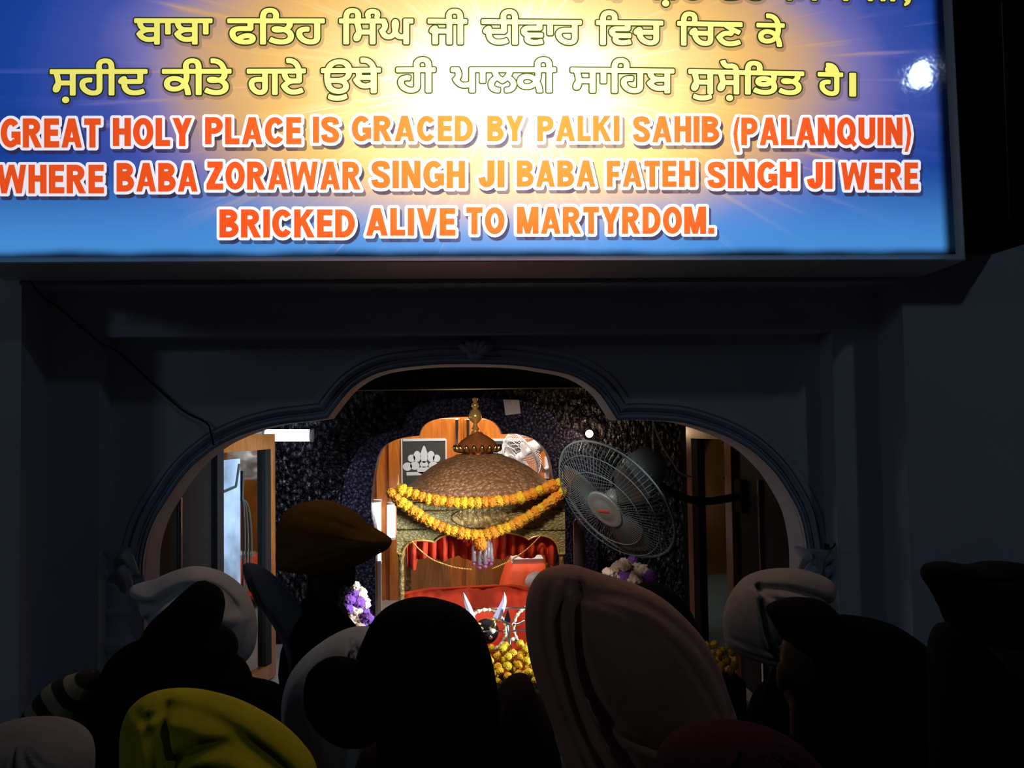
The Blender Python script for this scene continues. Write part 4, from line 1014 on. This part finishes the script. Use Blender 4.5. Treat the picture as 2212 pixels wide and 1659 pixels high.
tag(MB().tube(smoothpath([W(1411, 905, 1.5), W(1413, 918, 1.5), W(1432, 965, 1.52), W(1456, 1003, 1.55), W(1465, 1018, 1.6), W(1485, 1028, 1.9), W(1504, 1034, 2.1)], 40), .005, 6).build('power_cord', M['cord'], None, True), 'pale cord looping from the arch edge down behind the big grey fan', 'cord')
tag(MB().tube([W(1410, 905, 1.5), W(1412, 975, 1.52)], .004, 6).build('power_cord', M['cord'], None, True), 'short pale cord hanging straight down to the fan motor', 'cord')
pp = thing('wall_post', (W(1250, 1120, 2.6).x, 2.6, ZF), 'pale rounded post standing right of the golden palanquin', 'post')
pz = W(1250, 1120, 2.6).z; MB().lathe((W(1250, 1120, 2.6).x, 2.6, 0), [(.045, ZF), (.04, ZF+.05), (.036, pz-.04), (.032, pz-.012), (.018, pz), (0, pz+.002)], 20).build('shaft', pbr('mauve_enamel', (.13, .10, .125), .3), pp, True)

# ---------------------------------------------------------------- the crowd
def capsule(mb, a, b, ra, rb, seg=14):
    a, b = Vector(a), Vector(b); n_ = 5
    d = (b-a); L_ = d.length; d = d.normalized(); pts, rr = [], []
    for i in range(n_): q = i/(n_-1)*PI/2; pts.append(a-d*ra*math.cos(q)); rr.append(max(ra*math.sin(q), .001))
    for i in range(n_): q = i/(n_-1)*PI/2; pts.append(b+d*rb*math.sin(q)); rr.append(max(rb*math.cos(q), .001))
    mb.tube(pts, rr, seg)
def fused(name, mb, vox, mat, smooth=4):
    o = mb.build(name, mat); r = o.modifiers.new('r', 'REMESH'); r.mode = 'VOXEL'; r.voxel_size = vox
    sm = o.modifiers.new('s', 'SMOOTH'); sm.factor = .5; sm.iterations = smooth
    me = bpy.data.meshes.new_from_object(o.evaluated_get(bpy.context.evaluated_depsgraph_get()))
    bpy.data.objects.remove(o); me.name = name; me.shade_smooth(); return me
def arm(mb, s, infl, hand=True):
    sh, el, wr = (s*.175, -.01, 1.375), (s*.225, -.03, 1.10), (s*.055, .20, 1.13)
    capsule(mb, sh, el, .050+infl, .040+infl); capsule(mb, el, wr, .040+infl, .027+infl)
    if hand:
        pa, pb = Vector((s*.030, .235, 1.155)), Vector((s*.018, .275, 1.205))
        capsule(mb, Vector(wr), pa, .026, .022, 12); capsule(mb, pa, pb, .024, .024, 12)
        for k, (dx, ln) in enumerate(((-.026, .062), (-.009, .074), (.009, .078), (.026, .070))):
            b0 = pb+Vector((s*.004, -dx*.8, dx*.62+.012)); m1 = b0+Vector((-s*.004, .030, .030))*(ln/.075); t1 = m1+Vector((-s*.008, .018, .028))*(ln/.075)
            capsule(mb, b0, m1, .0095, .0088, 8); capsule(mb, m1, t1, .0088, .0075, 8)
        capsule(mb, pa+Vector((0, -.012, .016)), pa+Vector((-s*.004, -.030, .050)), .012, .010, 8); capsule(mb, pa+Vector((-s*.004, -.030, .050)), pa+Vector((-s*.006, -.026, .078)), .010, .008, 8)
def leg(mb, s, infl, foot=True):
    capsule(mb, (s*.088, 0, .90), (s*.095, .012, .47), .086+infl, .056+infl); capsule(mb, (s*.095, .012, .47), (s*.10, -.02, .09), .055+infl, .038+infl)
    if foot:
        capsule(mb, (s*.10, -.045, .042), (s*.112, .10, .032), .040, .034)
        for k in range(5): capsule(mb, (s*(.088+.014*k), .115, .022), (s*(.090+.0145*k), .158-.008*k, .016), .013-.0008*k, .011-.0008*k, 8)
def trunk(mb, infl):
    mb.ball((0, 0, .94), (.165+infl, .115+infl, .13)); mb.ball((0, .005, 1.10), (.145+infl, .105+infl, .17)); mb.ball((0, -.005, 1.27), (.168+infl, .118+infl, .17))
    for s in (-1, 1): capsule(mb, (0, -.02, 1.40), (s*.160, -.012, 1.375), .058+infl, .052+infl)
def head(mb):
    capsule(mb, (0, -.015, 1.38), (0, .0, 1.52), .060, .053)
    mb.ball((0, -.008, 1.615), (.073, .094, .090)); mb.ball((0, .034, 1.555), (.056, .062, .060)); mb.ball((0, .078, 1.515), (.024, .020, .018))
    capsule(mb, (0, .088, 1.612), (0, .112, 1.576), .008, .014, 10)
    for s in (-1, 1):
        mb.ball((s*.012, .103, 1.570), (.010, .010, .008), 10, 6); mb.ball((s*.030, .074, 1.604), (.0155, .016, .011), 12, 8); capsule(mb, (s*.012, .088, 1.628), (s*.048, .072, 1.628), .008, .007, 8)
        mb.ball((s*.077, -.004, 1.585), (.011, .026, .034), 12, 8); mb.ball((s*.040, .060, 1.572), (.020, .020, .018), 10, 6)
    mb.ball((0, .090, 1.543), (.026, .012, .006), 12, 6); mb.ball((0, .088, 1.532), (.022, .012, .007), 12, 6)
bmb = MB(); trunk(bmb, 0); head(bmb)
for s in (-1, 1): arm(bmb, s, 0); leg(bmb, s, 0)
BODY = fused('body', bmb, .0062, M['skin'])
tmb = MB(); trunk(tmb, .022)
for s in (-1, 1): arm(tmb, s, .014, False)
tmb.loft([[(.20*f*math.cos(2*PI*k/32), .15*f*math.sin(2*PI*k/32)+(.012*math.sin(k*1.6) if z < .8 else 0), z) for k in range(32)] for f, z in ((.92, 1.2), (.95, 1.0), (1.05, .85), (1.12, .65), (1.16, .50))])
tmb.loft([[((.064-.002*i)*math.cos(2*PI*k/20), (.062-.002*i)*math.sin(2*PI*k/20)-.012, 1.38+.03*i) for k in range(20)] for i in range(4)])
TUNIC = fused('tunic', tmb, .009, None, 5); TUNIC.materials.clear()
lmb = MB()
for s in (-1, 1): leg(lmb, s, .022, False)
TROU = fused('trousers', lmb, .010, None, 5); TROU.materials.clear()
# keep the bottoms and tops of the clothes open and clean is not needed: the cloth volumes end as hems
def person(hx, hy_top, d, facing, label, top_col, leg_col, top_name, narrow=.80, dz=.03):
    top = W(hx, hy_top, d-3.2); H = top.z-dz
    k = H/1.705
    t = thing('person', (top.x, top.y, 0), label, 'person', None)
    for nm, me, mt in (('body', BODY, M['skin']), (top_name, TUNIC, top_col), ('trousers', TROU, leg_col)):
        o = bpy.data.objects.new(nm, me); COL.objects.link(o); o.parent = t; o.scale = (k*narrow, k*.9, k); o.rotation_euler = (0, 0, facing)
        if not me.materials: me.materials.append(None)
        o.material_slots[0].link = 'OBJECT'; o.material_slots[0].material = mt
        ORG[o.name] = Vector(t.location)
    return t
def puff(name, parent, outline, centre, d, thick, mat, fold=None, n=None, m=None, power=2.0, back=1.0):
    """rounded cloth volume with the given outline at distance d; fold(x, y) pushes the near surface, in metres"""
    n = n or (240 if fold else 96); m = m or (48 if fold else 14)
    Y = d-3.2; P = smoothpath([(*p, 0) for p in outline], n, closed=True); cx, cy = centre
    ts = [max(math.sin(PI/2*(i/m)), .004) for i in range(m)]
    px_ = np.array([[cx+(p.x-cx)*t for p in P] for t in ts+[1.0]]); py_ = np.array([[cy+(p.y-cy)*t for p in P] for t in ts+[1.0]])
    fo = fold(px_, py_) if fold else np.zeros(px_.shape)
    mb = MB(); rings = []
    for i, t in enumerate(ts+[1.0]):
        dp = thick*max(0, 1-t**power)**(1/power); k = min(1, (1-t)*5+.2)
        rings.append([W(px_[i, j], py_[i, j], Y)+Vector((0, -dp+fo[i, j]*k, 0)) for j in range(n)])
    for i in range(m-1, -1, -2):
        t = ts[i]; dp = thick*max(0, 1-t**power)**(1/power)*back
        rings.append([W(px_[i, j], py_[i, j], Y)+Vector((0, dp, 0)) for j in range(n)])
    mb.loft(rings); return mb.build(name, mat, parent, True)
def radial_folds(ax, ay, n_, amp, lo=-PI, hi=PI, seed=0, fade=(40, 420)):
    rnd = random.Random(seed); cr = sorted(rnd.uniform(lo, hi) for _ in range(n_)); wd = [rnd.uniform(.5, 1.2) for _ in cr]; am = [rnd.uniform(.4, 1) for _ in cr]
    def f(x, y):
        dx, dy = x-ax, y-ay; r = np.hypot(dx, dy); a = np.mod(np.arctan2(dy, dx)-lo+.6, 2*PI)+lo-.6 + .05*np.sin(r*.02+seed); s_ = 0
        for c, w_, m_ in zip(cr, wd, am):
            u = (a-c)/(.05*w_); s_ = s_ + m_*np.exp(-u*u) - .45*m_*np.exp(-((u-1.6)/1.2)**2)
        return 2.2*amp*s_*np.minimum(1, r/fade[0])*np.maximum(.12, 1-r/fade[1])
    return f
def line_folds(cr, amp):
    """creases along px polylines: list of (polyline, width px, depth factor)"""
    L_ = [([(p.x, p.y) for p in smoothpath([(*q, 0) for q in pl], 24)], w_, k_) for pl, w_, k_ in cr]
    def f(x, y):
        s_ = np.zeros(x.shape)
        for pl, w_, k_ in L_:
            best = np.full(x.shape, 1e9); sg = np.ones(x.shape)
            for (ax, ay), (bx_, by) in zip(pl, pl[1:]):
                ex, ey = bx_-ax, by-ay; L2 = max(ex*ex+ey*ey, 1e-9); u = np.clip(((x-ax)*ex+(y-ay)*ey)/L2, 0, 1)
                vx, vy = x-ax-ex*u, y-ay-ey*u; l_ = np.hypot(vx, vy); c = l_ < best
                best = np.where(c, l_, best); sg = np.where(c, np.where(ex*vy-ey*vx > 0, 1, -1), sg)
            q = best*sg/w_; s_ += k_*(np.exp(-q*q) - .55*np.exp(-((q-1.6)/1.2)**2))
        return 1.7*amp*s_
    return f
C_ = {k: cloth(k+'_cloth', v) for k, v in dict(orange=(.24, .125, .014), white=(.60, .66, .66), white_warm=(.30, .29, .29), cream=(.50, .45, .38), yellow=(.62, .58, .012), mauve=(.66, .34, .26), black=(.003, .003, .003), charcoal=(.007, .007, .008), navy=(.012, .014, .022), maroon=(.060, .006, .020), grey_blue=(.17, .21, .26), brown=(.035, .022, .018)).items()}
def mk_stripe():
    m, nt, p = newmat('striped_knit'); L = nt.links; tc = N(nt, 'ShaderNodeTexCoord'); mp = N(nt, 'ShaderNodeMapping'); mp.inputs['Rotation'].default_value = (0, math.radians(-32), 0)
    L.new(tc.outputs['Object'], mp.inputs[0]); wv = N(nt, 'ShaderNodeTexWave'); wv.inputs['Scale'].default_value = 7.5; wv.inputs['Distortion'].default_value = 2.0; wv.inputs['Detail'].default_value = 1; wv.bands_direction = 'Z'
    L.new(mp.outputs[0], wv.inputs['Vector']); r = N(nt, 'ShaderNodeValToRGB'); L.new(wv.outputs[0], r.inputs[0]); r.color_ramp.elements[0].position = .45; r.color_ramp.elements[0].color = (.006, .006, .006, 1)
    r.color_ramp.elements[1].position = .6; r.color_ramp.elements[1].color = (.34, .32, .19, 1); L.new(r.outputs[0], p.inputs['Base Color']); p.inputs['Roughness'].default_value = .9; return m
C_['stripe'] = mk_stripe()
# 1 — orange turban near the arch, face turned right
p = person(700, 1084, 2.6, -PI/2, 'person in a deep orange pointed turban turned right, standing closest to the arch', C_['black'], C_['black'], 'coat', dz=.035)
puff('turban', p, [(600, 1225), (597, 1180), (600, 1140), (612, 1112), (640, 1090), (690, 1080), (730, 1087), (770, 1108), (800, 1135), (830, 1153), (846, 1167), (838, 1185), (815, 1198), (795, 1210), (770, 1222), (730, 1236), (680, 1240), (630, 1236)], (700, 1162), 2.6, .125, C_['orange'],
     radial_folds(850, 1172, 9, .0022, 2.6, 3.7, 3, fade=(90, 400)))
puff('shawl', p, [(528, 1218), (555, 1220), (590, 1242), (625, 1280), (655, 1325), (680, 1375), (690, 1440), (700, 1560), (640, 1570), (632, 1480), (615, 1400), (585, 1340), (550, 1290), (530, 1250)], (628, 1360), 2.52, .06, C_['grey_blue'], radial_folds(540, 1225, 5, .01, .6, 1.5, 5))
# 2 — white draped cloth, left
p = person(470, 1232, 2.25, 0, 'person under a loose white headcloth with its corner flaring left, by the left arch column', C_['navy'], C_['charcoal'], 'tunic')
puff('headcloth', p, [(285, 1268), (330, 1252), (380, 1232), (420, 1225), (470, 1237), (515, 1268), (540, 1305), (552, 1350), (550, 1395), (535, 1425), (505, 1445), (470, 1440), (440, 1400), (424, 1345), (398, 1318), (370, 1330), (335, 1352), (318, 1330), (302, 1302)], (450, 1305), 2.25, .13, C_['white'],
     line_folds([([(300, 1300), (360, 1290), (420, 1258), (480, 1262), (520, 1300)], 12, 1), ([(330, 1335), (380, 1290), (430, 1262)], 8, .7), ([(545, 1340), (520, 1390), (480, 1420)], 9, .6)], .014))
# 3 — black hood and striped sleeve
p = person(395, 1275, 1.8, 0, 'person in a peaked black hood and striped sleeve in front of the white headcloth', C_['stripe'], C_['black'], 'sweater', dz=.05)
puff('hood', p, [(205, 1590), (215, 1500), (235, 1430), (270, 1395), (305, 1380), (330, 1340), (365, 1308), (400, 1275), (430, 1255), (462, 1268), (475, 1292), (470, 1325), (460, 1350), (482, 1362), (500, 1378), (508, 1405), (505, 1430), (530, 1452), (545, 1500), (550, 1580), (545, 1720), (215, 1720)], (395, 1470), 1.8, .16, C_['black'])
puff('sleeve', p, [(30, 1580), (66, 1522), (108, 1477), (158, 1456), (205, 1446), (222, 1500), (214, 1560), (190, 1640), (40, 1650)], (140, 1550), 1.78, .07, C_['stripe'])
# 4 — white cap corner
p = person(40, 1572, .74, 0, 'person in a white headcloth cut off at the lower left corner of the picture', C_['charcoal'], C_['black'], 'coat')
puff('headcloth', p, [(-70, 1610), (-25, 1577), (40, 1568), (95, 1575), (140, 1597), (168, 1632), (176, 1690), (160, 1790), (100, 1850), (-50, 1850), (-90, 1720)], (48, 1690), .74, .085, C_['white_warm'], radial_folds(60, 1560, 7, .005, .4, 2.6, 8))
# 5 — yellow turban
p = person(440, 1500, 1.2, 0, 'person in a bright yellow green turban with deep folds in the lower left', C_['black'], C_['black'], 'coat')
puff('turban', p, [(270, 1605), (272, 1560), (285, 1525), (320, 1501), (375, 1494), (430, 1500), (500, 1520), (570, 1555), (620, 1590), (655, 1625), (682, 1668), (690, 1740), (650, 1840), (540, 1890), (380, 1885), (290, 1820), (272, 1710)], (465, 1680), 1.2, .115, C_['yellow'],
     line_folds([([(372, 1500), (392, 1550), (420, 1610), (450, 1680), (460, 1760)], 13, 1.2), ([(380, 1508), (450, 1516), (540, 1560), (640, 1640)], 10, .8), ([(350, 1520), (375, 1560), (395, 1640), (400, 1740)], 9, .7), ([(425, 1590), (480, 1565), (540, 1575), (610, 1620), (660, 1690)], 12, 1),
                 ([(415, 1620), (470, 1600), (520, 1620), (570, 1680)], 8, .7), ([(300, 1515), (345, 1520), (372, 1512)], 7, .5)], .012))
# 6 — white shawl behind the black turban
p = person(770, 1362, 2.12, 0, 'person under a smooth white shawl half hidden by the black domed turban', C_['charcoal'], C_['black'], 'coat')
puff('shawl', p, [(610, 1520), (625, 1460), (660, 1415), (710, 1378), (760, 1357), (810, 1360), (850, 1400), (862, 1500), (855, 1659), (835, 1790), (720, 1800), (665, 1710), (640, 1650), (618, 1595)], (745, 1550), 2.12, .15, C_['white'], radial_folds(760, 1350, 6, .008, .9, 2.4, 4))
# 7 — black turban with knot
p = person(930, 1297, 1.45, 0, 'person in a black domed turban with a round knot at its left, front centre', C_['black'], C_['black'], 'coat')
tb_ = puff('turban', p, [(800, 1530), (765, 1450), (790, 1370), (815, 1330), (850, 1305), (900, 1292), (950, 1297), (1000, 1315), (1035, 1350), (1055, 1400), (1070, 1460), (1078, 1530), (1075, 1600), (1040, 1660), (960, 1690), (870, 1680), (820, 1620)], (930, 1480), 1.45, .13, C_['black'], radial_folds(1000, 1300, 7, .005, 1.2, 3.0, 6))
puff('knot', tb_, [(657, 1500), (665, 1455), (700, 1425), (740, 1420), (790, 1440), (830, 1500), (830, 1570), (800, 1608), (740, 1610), (690, 1580), (662, 1540)], (745, 1515), 1.40, .06, C_['black'])
puff('collar', p, [(800, 1600), (860, 1640), (960, 1660), (1060, 1610), (1090, 1500), (1110, 1462), (1140, 1460), (1160, 1500), (1200, 1580), (1210, 1700), (1150, 1850), (800, 1850), (760, 1700)], (980, 1760), 1.5, .15, C_['brown'])
# 8 — brown mauve turban
p = person(1310, 1245, 1.12, 0, 'person in a large dusty brown pleated turban, nearest at centre right', C_['charcoal'], C_['black'], 'coat')
puff('turban', p, [(1135, 1330), (1142, 1280), (1165, 1240), (1200, 1225), (1240, 1222), (1300, 1240), (1360, 1258), (1420, 1285), (1470, 1325), (1515, 1375), (1545, 1430), (1570, 1500), (1588, 1560), (1590, 1620), (1560, 1700), (1480, 1760), (1380, 1770), (1280, 1740), (1215, 1640), (1190, 1560), (1160, 1480), (1140, 1400)], (1360, 1470), 1.12, .12, C_['mauve'],
     line_folds([([(1238, 1250), (1228, 1300), (1232, 1380), (1262, 1470), (1320, 1580), (1400, 1660)], 11, 1.3), ([(1215, 1245), (1195, 1310), (1205, 1400), (1240, 1520), (1300, 1640)], 9, 1), ([(1185, 1240), (1168, 1310), (1178, 1400), (1210, 1500), (1260, 1620)], 9, .7),
                 ([(1245, 1262), (1300, 1268), (1380, 1290), (1470, 1360), (1530, 1450), (1570, 1570)], 11, .6), ([(1250, 1275), (1310, 1290), (1390, 1330), (1450, 1400), (1520, 1520), (1560, 1640)], 7, .35), ([(1262, 1470), (1320, 1520), (1400, 1550), (1480, 1550), (1560, 1520)], 10, .8), ([(1320, 1560), (1400, 1600), (1500, 1600), (1575, 1570)], 9, .6)], .0062))
# 9 — dark head behind the brown turban
p = person(1430, 1268, 1.98, 0, 'person with dark covered head just behind the right side of the brown turban', C_['black'], C_['black'], 'coat')
puff('headcloth', p, [(1335, 1330), (1350, 1285), (1385, 1262), (1425, 1260), (1465, 1285), (1495, 1330), (1512, 1390), (1500, 1450), (1440, 1490), (1370, 1460)], (1425, 1370), 1.98, .12, C_['charcoal'])
# 10 — cream turban right
p = person(1690, 1236, 2.35, math.radians(60), 'person in a cream knotted turban looking left, beside the right arch column', C_['black'], C_['black'], 'coat', dz=.03)
puff('turban', p, [(1565, 1350), (1572, 1310), (1590, 1275), (1620, 1245), (1670, 1230), (1730, 1230), (1780, 1245), (1798, 1262), (1795, 1290), (1806, 1330), (1800, 1380), (1760, 1436), (1700, 1443), (1650, 1433), (1600, 1415), (1572, 1395)], (1685, 1335), 2.35, .13, C_['cream'],
     line_folds([([(1625, 1260), (1622, 1300), (1628, 1350), (1650, 1400)], 8, 1.2), ([(1625, 1262), (1680, 1262), (1740, 1278), (1790, 1300)], 8, 1), ([(1635, 1275), (1700, 1290), (1770, 1295)], 7, .7), ([(1570, 1370), (1620, 1385), (1690, 1390), (1760, 1370)], 6, .7), ([(1580, 1395), (1640, 1410), (1720, 1412)], 5, .6)], .013))
# 11 — dark hood with wide shoulders
p = person(1745, 1300, 1.70, 0, 'person in a black hood with wide dark shoulders in front of the cream turban', C_['black'], C_['black'], 'coat')
puff('hood', p, [(1664, 1318), (1690, 1300), (1735, 1292), (1780, 1300), (1805, 1330), (1812, 1380), (1812, 1430), (1815, 1500), (1780, 1505), (1755, 1450), (1712, 1408), (1682, 1355)], (1745, 1380), 1.70, .11, C_['black'])
puff('shawl', p, [(1770, 1400), (1800, 1335), (1870, 1334), (1930, 1350), (1985, 1385), (2030, 1430), (2060, 1520), (2080, 1659), (2060, 1850), (1770, 1850), (1755, 1600), (1765, 1480)], (1910, 1580), 1.72, .15, C_['black'])
# 12 — far right hat
p = person(2170, 1220, 1.15, 0, 'person in a broad black turban flaring left at the right edge of the picture', C_['black'], C_['black'], 'coat')
puff('turban', p, [(2012, 1240), (2022, 1222), (2055, 1216), (2100, 1222), (2130, 1222), (2170, 1215), (2230, 1222), (2300, 1250), (2340, 1310), (2330, 1380), (2250, 1420), (2150, 1410), (2085, 1380), (2058, 1328), (2035, 1285), (2018, 1260)], (2180, 1310), 1.15, .11, C_['black'], radial_folds(2020, 1230, 5, .005, .0, 1.0, 4))
puff('shawl', p, [(2085, 1350), (2055, 1345), (2036, 1380), (2035, 1500), (2040, 1700), (2060, 1850), (2400, 1850), (2420, 1500), (2330, 1380), (2200, 1350)], (2210, 1600), 1.17, .13, C_['charcoal'])
# 13 — maroon turban bottom
p = person(1600, 1588, .62, 0, 'person in a dark maroon turban at the very bottom right of centre', C_['black'], C_['black'], 'coat')
puff('turban', p, [(1425, 1690), (1450, 1630), (1500, 1597), (1560, 1581), (1640, 1580), (1710, 1600), (1760, 1640), (1785, 1710), (1775, 1800), (1720, 1880), (1600, 1910), (1490, 1880), (1435, 1800)], (1605, 1740), .62, .09, C_['maroon'], radial_folds(1600, 1570, 8, .005, .3, 2.8, 9))
